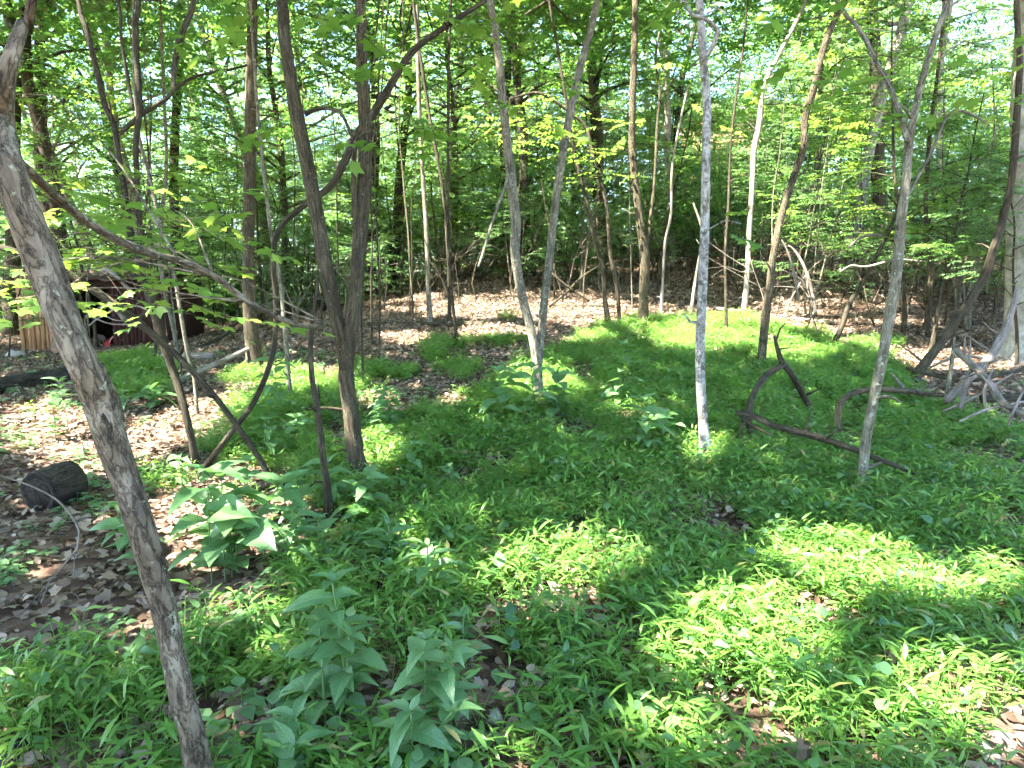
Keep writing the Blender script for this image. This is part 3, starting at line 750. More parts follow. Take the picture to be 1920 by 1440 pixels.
# ------------------------------------------------------------------ canopy: leafy sprays hung on the nearest tree, shaped to shade the ground around chosen sun flecks
rng = np.random.default_rng(11)
tipxy = np.array([t['tips'][0].mean(0) for t in TREES])
NS = 33000
gy_ = np.where(np.arange(NS) < 17500, 17.5 * rng.uniform(0, 1, NS) ** .62 - .8, rng.uniform(16, 31, NS))
gx_ = rng.uniform(-1, 1, NS) * np.minimum(np.maximum(gy_, 0) * .84 + 2.6, 15)
zc = rng.uniform(6.2, 14.5, NS)
G = np.stack([gx_, gy_, h(gx_, gy_)], -1)
Pc = G + SUN[None] * (zc / SUN[2])[:, None]
gy_[-6200:] = rng.uniform(14.5, 25, 6200); gx_[-6200:] = rng.uniform(-7, 13, 6200)
G = np.stack([gx_, gy_, h(gx_, gy_)], -1)
Pc = G + SUN[None] * (zc / SUN[2])[:, None]
lit = sunlit(shadow_of(Pc), 0.9)
keep = ~lit
Pc = Pc[keep]
d2 = ((Pc[:, None, :2] - tipxy[None, :, :2]) ** 2).sum(-1) + 0.15 * (Pc[:, None, 2] - tipxy[None, :, 2]) ** 2
own = d2.argmin(1); dist = np.sqrt(d2.min(1))
ok = dist < 7.0
Pc = Pc[ok]; own = own[ok]
for k, t in enumerate(TREES):
    S = Pc[own == k]
    if len(S) < 4:
        continue
    az = rng.uniform(0, 6.283, len(S)); pit = rng.normal(0.05, .22, len(S))
    sprays(t['crown'], S, az, pit, rng, n=20, L=0.85, size=0.128, kind='broad', leaf_mat=1, twig_mat=0, jit=.32, cull=lambda q: sunlit(shadow_of(q), 1.1))
    # limbs from the stem to some of the sprays
    tp = np.concatenate(t['tips'])
    for q in S[:: max(1, len(S) // 16)]:
        a = tp[np.argmin(((tp - q) ** 2).sum(1) + np.where(tp[:, 2] > q[2] + .3, 9, 0))]
        mid = a * .45 + q * .55 + np.array([rng.normal(0, .15), rng.normal(0, .15), -.15])
        tube(t['crown'], [a, mid, q], [.032, .02, .007], 5, .5)

# near leafy branches one sees against the far wood: pixel, distance, how many sprays, spread, leaf size
LOW = [
    (0, 300, 380, 3.6, 7, .35, .13), (0, 215, 470, 3.4, 8, .35, .1), (0, 130, 440, 3.0, 8, .4, .1), (0, 60, 500, 3.2, 7, .4, .09), (0, 340, 500, 3.9, 5, .3, .1), (0, 100, 180, 3.4, 6, .5, .1),
    (0, 170, 505, 3.6, 7, .35, .1), (0, 30, 560, 3.4, 5, .3, .09), (0, 320, 560, 4.1, 3, .2, .1),
    (2, 250, 475, 4.3, 12, .3, .1), (2, 180, 488, 4.4, 12, .35, .1), (2, 110, 465, 4.4, 10, .35, .1), (2, 320, 500, 4.3, 7, .25, .1), (2, 60, 420, 4.6, 8, .4, .1), (2, 300, 330, 4.4, 8, .4, .1), (2, 160, 330, 4.6, 8, .5, .1), (2, 30, 530, 4.6, 8, .3, .1),
    (1, 690, 50, 4.6, 6, .4, .13), (1, 720, 160, 4.6, 5, .4, .13), (1, 640, 20, 4.4, 5, .4, .13), (1, 770, 215, 4.8, 6, .45, .13), (1, 470, 60, 4.6, 4, .3, .12), (1, 500, 170, 4.8, 3, .25, .12),
    (1, 840, 60, 5.2, 5, .4, .13), (1, 570, 90, 5.0, 4, .4, .12), (1, 860, 240, 5.2, 4, .35, .12),
]
byname = {}
for t in TREES: byname.setdefault(t['root'].name, t)
hosts = [byname['leaning_tree'], byname['forked_tree'], byname['crossing_sapling']]
def attach(g, name, c, S, rng):
    A = np.concatenate([smooth_path(p, np.zeros(len(p)), .15)[0] for p in PATHS[name]])
    a = A[np.argmin(((A - c) ** 2).sum(1) + np.where(A[:, 2] > c[2], .15, 0))]
    m_ = (a + c) / 2 + np.array([rng.normal(0, .05), rng.normal(0, .05), .06])
    tube(g, [a, m_, c], [.005, .0035, .0025], 5, .1, .05, 3)
    for q in S:
        tube(g, [c, (c + q) / 2 + rng.normal(0, .02, 3), q], [.0022, .0018, .0012], 4, .12)
def low(host, px, py, Y, n, spread, size, kind='maple'):
    c = at(px, py, Y)
    n = max(2, int(n * .65)); size *= .82
    S = c + rng.normal(0, 1, (n, 3)) * np.array([spread, spread * .8, spread * .45])
    az = rng.uniform(0, 6.283, n)
    sprays(host['crown'], S, az, rng.normal(-.05, .15, n), rng, n=7, L=.42, size=size, kind=kind, leaf_mat=2, twig_mat=0, jit=.28)
    attach(host['crown'], host['root'].name, c, S, rng)
for hst, px, py, Y, n, sp, sz in LOW:
    low(hosts[hst], px, py, Y, n, sp, sz)
for nm, lst in {'twin_tree': [(950, 60, 6.2, 8, .5, .12), (870, 110, 6.0, 7, .5, .12), (1010, 150, 6.6, 6, .5, .12)],
                'sinuous_tree': [(1560, 70, 7.2, 8, .6, .12), (1480, 150, 7.4, 7, .6, .12), (1640, 130, 7.0, 7, .6, .12)],
                'mottled_tree': [(1270, 30, 5.0, 6, .4, .12), (1370, 30, 5.2, 6, .45, .12), (1390, 420, 5.4, 2, .12, .12)],
                'fork_topped_tree': [(1590, 110, 4.6, 5, .35, .12), (1680, 60, 4.4, 6, .4, .12), (1820, 80, 4.4, 8, .5, .12), (1760, 180, 4.8, 6, .5, .11), (1860, 280, 5.0, 7, .5, .11)],
                'smooth_tree': [(1240, 120, 9.5, 8, .8, .13), (1130, 200, 9.8, 8, .8, .13), (1250, 260, 10, 8, .8, .12)]}.items():
    for px, py, Y, n, sp, sz in lst:
        low(byname[nm], px, py, Y, n, sp, sz)
for t in TREES:
    if t['crown'].n:
        link('crown', t['crown'].build('crown', [M[t['mat']], M[t['leaf']], M['leaf_yellow']], False, t['base']), t['root'])

# the arched sapling carries a leafy fan
arch = [o for o in bpy.data.objects if o.name.startswith('arched_sapling')][0]
g = Geo()
Ya = arch.location.y
for px, py, n in [(1000, 235, 16), (1060, 250, 16), (960, 260, 10), (1090, 280, 10), (1030, 215, 10), (1120, 330, 8)]:
    c = at(px, py, Ya - .2)
    S = c + rng.normal(0, 1, (n, 3)) * np.array([.5, .5, .14])
    sprays(g, S, rng.uniform(0, 6.28, n), rng.normal(0, .12, n), rng, n=10, L=.55, size=.11, leaf_mat=1, jit=.25)
    attach(g, arch.name, c, S, rng)
link('crown', g.build('crown', [M['bark_dark'], M['leaf_yellow']], False, np.array(arch.location)), arch)

# ------------------------------------------------------------------ repeated trees: understory, tall wood, bare dead stems
def variant_tree(H_, r0, seed, c0, limb_n, limb_L, spray_per, leaf_n, leaf_s, mats, sprayL=.5, rise=.25, stems=1, lean=.06):
    rng = np.random.default_rng(seed)
    wood, crown = Geo(), Geo()
    pos, az, pit = [], [], []
    for s in range(stems):
        P = [np.array([rng.normal(0, .12 * (stems > 1)), rng.normal(0, .12 * (stems > 1)), -.15])]
        d = np.array([rng.normal(0, lean * stems), rng.normal(0, lean * stems), 1.0])
        n = max(4, int(H_ / .7))
        for k in range(n):
            d = d + np.array([rng.normal(0, .07), rng.normal(0, .07), .05]); d /= np.linalg.norm(d)
            P.append(P[-1] + d * H_ / n)
        P = np.array(P); r = r0 * (1 - .85 * np.arange(len(P)) / len(P)); r[0] *= 1.3
        tube(wood, P, r, 8, max(.15, H_ / 60), .07, seed + s)
        for k in range(limb_n // stems):
            f = c0 + (1 - c0) * (k + rng.uniform(0, 1)) / (limb_n / stems)
            idx = f * (len(P) - 1); i0 = int(min(idx, len(P) - 2)); a = P[i0] + (P[i0 + 1] - P[i0]) * (idx - i0)
            th = rng.uniform(0, 6.283); Lb = limb_L * rng.uniform(.55, 1.2) * (1.15 - .6 * max(0, (f - c0) / (1 - c0 + 1e-6)))
            dd = np.array([math.cos(th), math.sin(th), rise * rng.uniform(.2, 1.8)])
            e = a + dd * Lb; m_ = a + dd * Lb * .5 + np.array([0, 0, .08 * Lb])
            rr = max(.006, r[i0] * .4)
            tube(wood, [a, m_, e], [rr, rr * .7, .004], 5, max(.2, Lb / 5))
            for q in range(spray_per):
                u = rng.uniform(.25, 1.0)
                p = (a * (1 - u) ** 2 + 2 * u * (1 - u) * (2 * m_ - .5 * (a + e)) + e * u * u)
                pos.append(p + rng.normal(0, .05, 3)); az.append(th + rng.choice([-1, 1]) * rng.uniform(.15, 1.2)); pit.append(rng.normal(.0, .13))
    sprays(crown, np.array(pos), np.array(az), np.array(pit), rng, n=leaf_n, L=sprayL, size=leaf_s, leaf_mat=1, twig_mat=0, jit=.26)
    return wood.build('trunk', [M[mats[0]]]), crown.build('crown', [M[mats[0]], M[mats[1]]], False)

UND = [variant_tree(4.6, .035, 21, .3, 20, 1.5, 15, 13, .080, ('bark_dark', 'leaf_understory'), stems=1),
       variant_tree(5.6, .045, 22, .28, 24, 1.8, 15, 13, .084, ('bark_grey', 'leaf_understory')),
       variant_tree(3.2, .024, 23, .32, 16, 1.2, 13, 12, .075, ('bark_dark', 'leaf_understory'), stems=2),
       variant_tree(6.6, .05, 24, .26, 26, 2.0, 15, 13, .088, ('bark_dark', 'leaf_yellow')),
       variant_tree(3.8, .03, 25, .3, 18, 1.6, 15, 12, .08, ('bark_grey', 'leaf_understory'), stems=2),
       variant_tree(5.2, .04, 26, .24, 22, 1.7, 15, 13, .080, ('bark_dark', 'leaf_canopy'))]
LOWB = [variant_tree(2.6, .02, 41, .08, 20, 1.2, 11, 10, .10, ('bark_dark', 'leaf_understory'), stems=2),
        variant_tree(3.3, .026, 42, .1, 24, 1.4, 11, 10, .105, ('bark_dark', 'leaf_understory'), stems=3)]
TALL = [variant_tree(19, .19, 31, .26, 44, 3.4, 14, 15, .135, ('bark_grey', 'leaf_canopy'), .9, .35, lean=.03),
        variant_tree(22, .24, 32, .3, 46, 3.8, 14, 15, .14, ('bark_dark', 'leaf_canopy'), .9, .35, lean=.03),
        variant_tree(17, .15, 33, .22, 42, 3.0, 14, 15, .13, ('bark_furrowed', 'leaf_yellow'), .9, .3, lean=.04),
        variant_tree(20, .17, 34, .32, 40, 3.4, 14, 15, .135, ('bark_pale', 'leaf_canopy'), .9, .35, lean=.03)]

ORD = ['first', 'second', 'third', 'fourth', 'fifth', 'sixth', 'seventh', 'eighth', 'ninth', 'tenth', 'eleventh', 'twelfth', 'thirteenth', 'fourteenth', 'fifteenth',
       'sixteenth', 'seventeenth', 'eighteenth', 'nineteenth', 'twentieth']
def ordinal(k):
    if k < 20: return ORD[k]
    tens = {20: 'twenty', 30: 'thirty', 40: 'forty', 50: 'fifty', 60: 'sixty', 70: 'seventy', 80: 'eighty', 90: 'ninety'}
    t_, u = (k + 1) // 10 * 10, (k + 1) % 10
    return tens[t_] + ('-' + ORD[u - 1] if u else 'th').replace('tyth', 'tieth')

def place(kind, variants, spots, label, group, cat, parts=('trunk', 'crown')):
    spots = sorted(spots, key=lambda s: s[0] / max(s[1], .1))
    for k, (x, y, s, v) in enumerate(spots):
        root = empty(kind, (x, y, hz(x, y) - .03), label % ordinal(k), cat, group, rz=(k * 2.39996 + x) % 6.283, s=s)
        for nm, me in zip(parts, variants[v % len(variants)]):
            link(nm, me, root)

rng = np.random.default_rng(5)
# understory behind the clearing, along the right and the left
spots = []
def fill(n, x0, x1, y0, y1, s0, s1, mind, avoid=None, vs=None):
    c = 0; tries = 0
    while c < n and tries < 4000:
        tries += 1
        x, y = rng.uniform(x0, x1), rng.uniform(y0, y1)
        if any((x - a[0]) ** 2 + (y - a[1]) ** 2 < mind ** 2 for a in spots): continue
        if avoid and avoid(x, y): continue
        spots.append((x, y, rng.uniform(s0, s1), int(rng.integers(0, 60)) if vs is None else vs[int(rng.integers(0, len(vs)))])); c += 1
fill(26, -8, 10, 19, 27, .8, 1.2, 1.1)
fill(22, -12, 15, 27, 33, 1.1, 1.5, 1.4, lambda x, y: .27 < x / y < .40)
fill(13, 6.5, 14, 14.5, 22, .8, 1.2, 1.2)
fill(7, 6.4, 9.6, 10.2, 14.5, .75, 1.0, 1.2, lambda x, y: x / y < .58)
fill(12, -17, -7, 18, 28, .8, 1.25, 1.4)
fill(5, -13, -8.5, 13.5, 18, .7, 1.0, 1.3, lambda x, y: -9.6 < x < -5.5)
place('understory_tree', UND, spots, 'leafy understory sapling with flat layered sprays, %s from the left behind the clearing', 'leafy understory saplings around the clearing', 'sapling')

spots = []
fill(26, -7, 9, 20, 28, .8, 1.25, .9)
fill(9, 8.5, 14.5, 13.5, 20, .7, 1.0, 1.0)
fill(6, -16, -9, 19, 26, .8, 1.2, 1.2)
place('leafy_bush', LOWB, spots, 'low leafy bush closing the view behind the clearing, %s of them from the left', 'low bushes behind the clearing', 'bush')

spots = []
fill(26, -22, 24, 30, 46, .85, 1.15, 2.6, lambda x, y: .27 < x / y < .40)
fill(6, -18, -7.5, 17, 29, .85, 1.1, 2.6, lambda x, y: -.5 < x / y < -.36)
fill(5, 9, 17, 19, 29, .85, 1.1, 2.6)
fill(7, -6, 8, 24, 30, .8, 1.0, 2.4, lambda x, y: -.04 < x / y < .02 or x / y > .24)
place('forest_tree', TALL, spots, 'tall straight forest tree in the far wood, %s of them from the left', 'tall trees of the far wood', 'tree')

POLE = [variant_tree(6.5 + k, .017 + .004 * k, 51 + k, .5, 12, .8, 6, 9, .085, (['bark_dark', 'bark_grey', 'bark_furrowed'][k], 'leaf_understory'), lean=.05) for k in range(3)]
spots = []
off_grass = lambda x, y: -.36 < x / y < .0 and y < 15 or 0 <= x / y < .5 and y < 14.5 or abs(x / y) > .74
fill(16, -9, 1, 11, 20, .75, 1.1, .7, off_grass)
fill(14, 0, 11, 13, 20, .75, 1.1, .7, off_grass)
place('pole_sapling', POLE, spots, 'thin straight pole sapling in the litter around the clearing, %s of them from the left', 'pole saplings around the clearing', 'sapling')

# bare dead saplings in the dark thicket on the bank
def dead_variant(seed, H_=1.7):
    rng = np.random.default_rng(seed); g = Geo()
    P = [np.array([0, 0, -.08])]; d = np.array([rng.normal(0, .25), rng.normal(0, .1), 1.0])
    for k in range(6):
        d = d + np.array([rng.normal(0, .2), rng.normal(0, .2), 0]); d /= np.linalg.norm(d); P.append(P[-1] + d * H_ / 6)
    r = np.linspace(.016, .005, 7)
    tube(g, P, r, 6, .12, .08, seed)
    for k in range(7):
        a = P[int(rng.integers(1, 6))]; th = rng.uniform(0, 6.28); L_ = rng.uniform(.3, .9)
        e = a + np.array([math.cos(th), math.sin(th), rng.uniform(-.2, .7)]) * L_
        m_ = (a + e) / 2 + rng.normal(0, .06, 3)
        tube(g, [a, m_, e], [.008, .005, .002], 5, .15)
        for q in range(3):
            b_ = m_ + (e - m_) * rng.uniform(0, 1); tube(g, [b_, b_ + rng.normal(0, .18, 3)], [.003, .001], 4, .2)
    return g
DEAD = [(dead_variant(60 + k, 1.3 + .3 * k).build('trunk', [M['deadwood' if k % 2 else 'bark_dark']]),) for k in range(5)]
spots = []
fill(40, 4.5, 12.5, 12.5, 20, .8, 1.3, .45, lambda x, y: x / y < .3)
fill(36, -5, 7.5, 17.5, 25, .9, 1.5, .45)
fill(10, -8.5, -3, 15, 22, .8, 1.3, .7, lambda x, y: x / y < -.42)
place('dead_sapling', DEAD, spots, 'bare twiggy dead sapling in the dark thicket, %s of them from the left', 'bare dead saplings in the thicket', 'dead sapling', ('trunk',))

# ------------------------------------------------------------------ scattering by geometry nodes
def scatter_group(coll):
    ng = bpy.data.node_groups.new('scatter_' + coll.name, 'GeometryNodeTree')
    ng.interface.new_socket('Geometry', in_out='INPUT', socket_type='NodeSocketGeometry')
    ng.interface.new_socket('Geometry', in_out='OUTPUT', socket_type='NodeSocketGeometry')
    N, L = ng.nodes, ng.links
    gi = N.new('NodeGroupInput'); go_ = N.new('NodeGroupOutput')
    ci = N.new('GeometryNodeCollectionInfo'); ci.inputs['Collection'].default_value = coll
    ci.inputs['Separate Children'].default_value = True; ci.inputs['Reset Children'].default_value = True
    ip = N.new('GeometryNodeInstanceOnPoints'); ip.inputs['Pick Instance'].default_value = True
    def attr(nm, tp):
        a = N.new('GeometryNodeInputNamedAttribute'); a.data_type = tp; a.inputs['Name'].default_value = nm
        return a.outputs[0]
    L.new(gi.outputs[0], ip.inputs['Points']); L.new(ci.outputs[0], ip.inputs['Instance'])
    L.new(attr('idx', 'INT'), ip.inputs['Instance Index']); L.new(attr('rot', 'FLOAT_VECTOR'), ip.inputs['Rotation']); L.new(attr('scl', 'FLOAT_VECTOR'), ip.inputs['Scale'])
    L.new(ip.outputs[0], go_.inputs[0])
    return ng

def scatter(name, label, cat, meshes, P, rot, scl):
    coll = bpy.data.collections.new(name + '_pieces')
    for k, me in enumerate(meshes):
        coll.objects.link(bpy.data.objects.new('%s_piece' % name, me))
    me = bpy.data.meshes.new(name)
    n = len(P)
    me.vertices.add(n); me.vertices.foreach_set('co', np.asarray(P, np.float32).reshape(-1))
    rg = np.random.default_rng(n)
    a = me.attributes.new('idx', 'INT', 'POINT'); a.data.foreach_set('value', rg.integers(0, len(meshes), n).astype(np.int32))
    a = me.attributes.new('rot', 'FLOAT_VECTOR', 'POINT'); a.data.foreach_set('vector', np.asarray(rot, np.float32).reshape(-1))
    if np.ndim(scl) == 1: scl = np.repeat(np.asarray(scl)[:, None], 3, 1)
    a = me.attributes.new('scl', 'FLOAT_VECTOR', 'POINT'); a.data.foreach_set('vector', np.asarray(scl, np.float32).reshape(-1))
    o = link(name, me)
    md = o.modifiers.new('scatter', 'NODES'); md.node_group = scatter_group(coll)
    return tag(o, label, cat, None, 'stuff')

def tilt(x, y, rz):
    e = .15
    gx_ = (h(x + e, y) - h(x - e, y)) / (2 * e); gy_ = (h(x, y + e) - h(x, y - e)) / (2 * e)
    c, s = np.cos(-rz), np.sin(-rz)
    lx, ly = c * gx_ - s * gy_, s * gx_ + c * gy_
    return np.stack([np.arctan(ly), -np.arctan(lx), rz], -1)

rng = np.random.default_rng(77)
# far wood reads as one mass of leaves
FAR = []
for k in range(4):
    g = Geo(); S = rng.normal(0, 1, (26, 3)) * np.array([1.1, 1.1, .55])
    sprays(g, S, rng.uniform(0, 6.28, 26), rng.normal(0, .2, 26), rng, n=14, L=.9, size=.165, leaf_mat=0, twig_mat=0, jit=.35, twig=False)
    FAR.append(g.build('leaf_mass', [M['leaf_far']], False))
n = 4900
th = rng.uniform(-.85, .85, n); dd = np.where(np.arange(n) < 1700, rng.uniform(33, 44, n), rng.uniform(44, 75, n))
x, y = np.sin(th) * dd, np.cos(th) * dd
zz = h(x, y) + np.where(np.arange(n) < 1700, rng.uniform(0, 1, n) ** 1.4 * 9, rng.uniform(0, 1, n) ** 1.35 * 24)
q1, q2, q3 = proj(np.stack([x, y, zz], -1))
kp = ~((q1 > 1325) & (q1 < 1465) & (q2 > 188) & (q2 < 272) & (dd < 60)) & (rng.uniform(0, 1, n) < np.where(zz > 13, .5, 1))
x, y, zz = x[kp], y[kp], zz[kp]; n = len(x)
scatter('far_wood', 'mass of sunlit leaves of the far wood closing the background', 'woods', FAR, np.stack([x, y, zz], -1),
        np.stack([np.zeros(n), np.zeros(n), rng.uniform(0, 6.28, n)], -1), rng.uniform(.8, 1.5, n))

# dead leaves
LIT = []
TL = .8
for k in range(8):
    g = Geo(); m_ = 300
    Pp = np.stack([rng.uniform(-.5, .5, m_) * TL * 1.1, rng.uniform(-.5, .5, m_) * TL * 1.1, rng.uniform(.004, .04, m_)], -1)
    aa = rng.uniform(0, 6.28, m_)
    yy = np.stack([np.cos(aa), np.sin(aa), rng.normal(0, .25, m_)], -1)
    zn = np.array([0, 0, 1.0]) + rng.normal(0, .5, (m_, 3))
    leaves(g, Pp[:120], yy[:120], zn[:120], rng.uniform(.03, .07, 120), 'ovate', 0, 1.2)
    leaves(g, Pp[120:240], yy[120:240], zn[120:240] * np.where(rng.uniform(0, 1, 120) < .4, -1, 1)[:, None], rng.uniform(.03, .08, 120), 'curl', 0, 1.2)
    leaves(g, Pp[240:], yy[240:], zn[240:], rng.uniform(.04, .075, m_ - 240), 'maple', 0)
    for q in range(9):
        a = rng.uniform(-.4, .4, 2); b_ = a + rng.normal(0, .12, 2)
        tube(g, [(a[0], a[1], .02), ((a[0] + b_[0]) / 2, (a[1] + b_[1]) / 2, .035), (b_[0], b_[1], .015)], [.003, .0025, .0015], 4, .2, mat=1)
    LIT.append(g.build('leaf_litter', [M['dead_leaf'], M['deadwood']], False))
tx_, ty_ = np.meshgrid(np.arange(-34, 34, TL), np.arange(.6, 40, TL))
x, y = tx_.ravel(), ty_.ravel()
kp = np.abs(x) < y * .84 + 1.6; x, y = x[kp], y[kp]
x = x + rng.uniform(-.08, .08, len(x)); y = y + rng.uniform(-.08, .08, len(y))
P = np.stack([x, y, h(x, y)], -1)
rz = rng.uniform(0, 6.28, len(x))
scatter('leaf_litter', 'carpet of brown fallen leaves and twigs over the forest floor', 'leaf litter', LIT, P, tilt(x, y, rz), rng.uniform(.95, 1.1, len(x)))

# stiltgrass
GT = .3
def tuft(seed, stems):
    rng = np.random.default_rng(seed); g = Geo()
    P, Yd, Zn, S = [], [], [], []
    for s in range(stems):
        th = rng.uniform(0, 6.28); hgt = rng.uniform(.08, .205); out = rng.uniform(.03, .15)
        b_ = np.array([rng.uniform(-.55, .55) * GT, rng.uniform(-.55, .55) * GT, 0])
        tip = b_ + np.array([math.cos(th) * out, math.sin(th) * out, hgt])
        mid = (b_ + tip) / 2 + np.array([-math.cos(th) * .01, -math.sin(th) * .01, hgt * .12])
        tube(g, [b_, mid, tip], [.0022, .0018, .001], 3, .12, cap=False)
        nl = int(rng.integers(4, 7)); a0 = rng.uniform(0, 6.28)
        for k in range(nl):
            u = .3 + .7 * k / (nl - 1)
            p = b_ * (1 - u) ** 2 + 2 * u * (1 - u) * mid + tip * u * u
            az = a0 + k * 2.6 + rng.normal(0, .4)
            P.append(p); Yd.append((math.cos(az), math.sin(az), rng.uniform(-.15, .55) + .3 * (k == nl - 1))); Zn.append(np.array([0, 0, 1]) + rng.normal(0, .3, 3)); S.append(rng.uniform(.046, .092) * (1 - .25 * (k == 0)))
    P, Yd, Zn, S = np.array(P), np.array(Yd), np.array(Zn), np.array(S)
    u = rng.uniform(0, 1, len(P)); cl = rng.uniform(0, 1) < .5
    a_, b_, c_ = u < (.07 if cl else .015), u > .965, (u >= (.07 if cl else .015)) & (u <= .965)
    leaves(g, P[c_], Yd[c_], Zn[c_], S[c_] * rng.uniform(.75, 1.2, c_.sum()), 'blade', 0, .98)
    if a_.sum(): leaves(g, P[a_] + np.array([0, 0, .01]), Yd[a_], Zn[a_], S[a_] * .8, 'ovate', 1, 1.3)
    if b_.sum(): leaves(g, P[b_], Yd[b_], Zn[b_], S[b_], 'blade', 2, 1.2)
    return g.build('stiltgrass', [M['stiltgrass'], M['leaf_understory'], M['straw']], False)
TUFT = [tuft(300 + k, [104, 90, 76, 60][k % 4]) for k in range(14)]
THIN = [tuft(400 + k, 12) for k in range(6)]
POLY = np.array([(2000, 880), (2000, 1700), (-200, 1700), (-200, 1330), (0, 1300), (120, 1245), (330, 1205), (430, 1190), (560, 1140), (570, 1060), (640, 985), (560, 905), (470, 850), (430, 870), (385, 840), (430, 780), (420, 720), (450, 690),
                 (560, 690), (660, 712), (700, 745), (800, 765), (860, 735), (930, 700), (1010, 672), (1060, 645), (1130, 608), (1200, 596), (1400, 592), (1540, 625), (1590, 655), (1690, 668), (1705, 700), (1690, 740), (1760, 765), (1860, 775), (1925, 800)], float)
def inpoly(px, py, poly):
    ins = np.zeros(len(px), bool); j_ = len(poly) - 1
    for i_ in range(len(poly)):
        xi, yi = poly[i_]; xj, yj = poly[j_]
        c = ((yi > py) != (yj > py)) & (px < (xj - xi) * (py - yi) / (yj - yi + 1e-9) + xi)
        ins ^= c; j_ = i_
    return ins
BARE = [(1640, 1300, 80, 34), (1380, 1290, 50, 30), (1820, 1400, 80, 40), (1150, 1190, 50, 22), (760, 1180, 40, 24), (1090, 1140, 50, 20), (1480, 1150, 40, 18), (1350, 950, 40, 14), (1062, 812, 45, 22), (930, 1350, 60, 90), (760, 1330, 60, 40), (1650, 1300, 70, 35), (1310, 1290, 60, 30), (1030, 1150, 45, 22), (925, 865, 50, 22), (700, 760, 70, 20), (1560, 820, 60, 14), (1850, 850, 80, 18), (1300, 985, 50, 16),
        (850, 750, 40, 16), (1470, 1340, 70, 22), (980, 1440, 70, 40), (600, 1000, 40, 40), (1880, 1400, 60, 50), (640, 820, 30, 30), (1250, 1180, 40, 14), (1180, 640, 40, 9), (1080, 700, 30, 10), (820, 905, 35, 14)]
CLUMP = [(250, 690, 70, 28), (270, 720, 60, 22), (830, 655, 42, 20), (870, 690, 40, 14), (690, 690, 30, 14), (740, 700, 35, 12), (960, 590, 30, 8), (330, 905, 24, 10), (105, 870, 22, 12), (770, 600, 30, 5), (920, 640, 60, 8), (1640, 640, 50, 9)]
def grass_density(x, y):
    P = np.stack([x, y, h(x, y) + .05], -1); px, py, dep = proj(P)
    d = inpoly(px, py, POLY).astype(float)
    for a, b_, c, e in BARE:
        q = ((px - a) / (c * 1.25)) ** 2 + ((py - b_) / (e * 1.25)) ** 2 + .35 * wav(x * 4, y * 4)
        d = np.where(q < 1, d * .06, d)
    d = d * np.where(wav(x * 1.9 + 3, y * 1.9) < -.75, .25, 1)
    d = d * np.where((py > 1150) & (px < 900), .62, 1) * np.where((py < 720) & (px < 1000), .6, 1)
    for a, b_, c, e in CLUMP:
        q = ((px - a) / c) ** 2 + ((py - b_) / e) ** 2
        d = np.maximum(d, np.where(q < 1, .8, 0))
    return d
tx_, ty_ = np.meshgrid(np.arange(-13, 13, GT), np.arange(.9, 15, GT))
x, y = tx_.ravel(), ty_.ravel()
x = x + rng.uniform(-.06, .06, len(x)); y = y + rng.uniform(-.06, .06, len(y))
dn_ = grass_density(x, y) * (np.abs(x) < y * .84 + .8)
u_ = rng.uniform(0, 1, len(x))
for nm_, lab_, tiles, kp in (('stiltgrass', 'low bright green carpet of narrow leaved grass across the clearing', TUFT, u_ < dn_ * .93),
                      ('sparse_grass', 'thin scattered narrow leaved grass at the edges and gaps of the green carpet', THIN, (u_ >= dn_ * .93) & (u_ < dn_ + .3 * (dn_ > .02) + .02 * (y < 13)))):
    xk, yk = x[kp], y[kp]
    P = np.stack([xk, yk, h(xk, yk) - .004], -1); rz = rng.uniform(0, 6.28, len(xk))
    s = rng.uniform(.85, 1.12, len(xk)) * (1 + .13 * wav(xk, yk))
    sv = np.stack([np.maximum(1.0, s), np.maximum(1.0, s), s * (1 + .2 * wav(xk * 2 + 1, yk * 2))], -1)
    scatter(nm_, lab_, 'grass', tiles, P, tilt(xk, yk, rz), sv)

# small creeping seedlings between the fallen leaves
SEED = []
for k in range(4):
    g = Geo(); m_ = 7
    aa = np.arange(m_) * 2.4 + rng.uniform(0, 1); hh = rng.uniform(.03, .08, m_)
    leaves(g, np.stack([np.cos(aa) * .015, np.sin(aa) * .015, hh], -1), np.stack([np.cos(aa), np.sin(aa), rng.uniform(-.2, .3, m_)], -1), np.array([0, 0, 1.0]) + rng.normal(0, .2, (m_, 3)), rng.uniform(.03, .055, m_), 'ovate', 0, 1.4)
    tube(g, [(0, 0, 0), (0, 0, .08)], [.002, .001], 3, .1, cap=False)
    SEED.append(g.build('seedlings', [M['herb_leaf']], False))
n = 2600
y = rng.uniform(1.2, 13, n); x = rng.uniform(-1, .5, n) * (y * .8 + .5)
kp = (grass_density(x, y) < .3) & (wav(x * 1.3 + 2, y * 1.3) > .0)
x, y = x[kp], y[kp]; rz = rng.uniform(0, 6.28, len(x))
scatter('seedlings', 'scattered tiny green seedlings among the fallen leaves', 'seedlings', SEED, np.stack([x, y, h(x, y)], -1), tilt(x, y, rz), rng.uniform(.7, 1.6, len(x)))

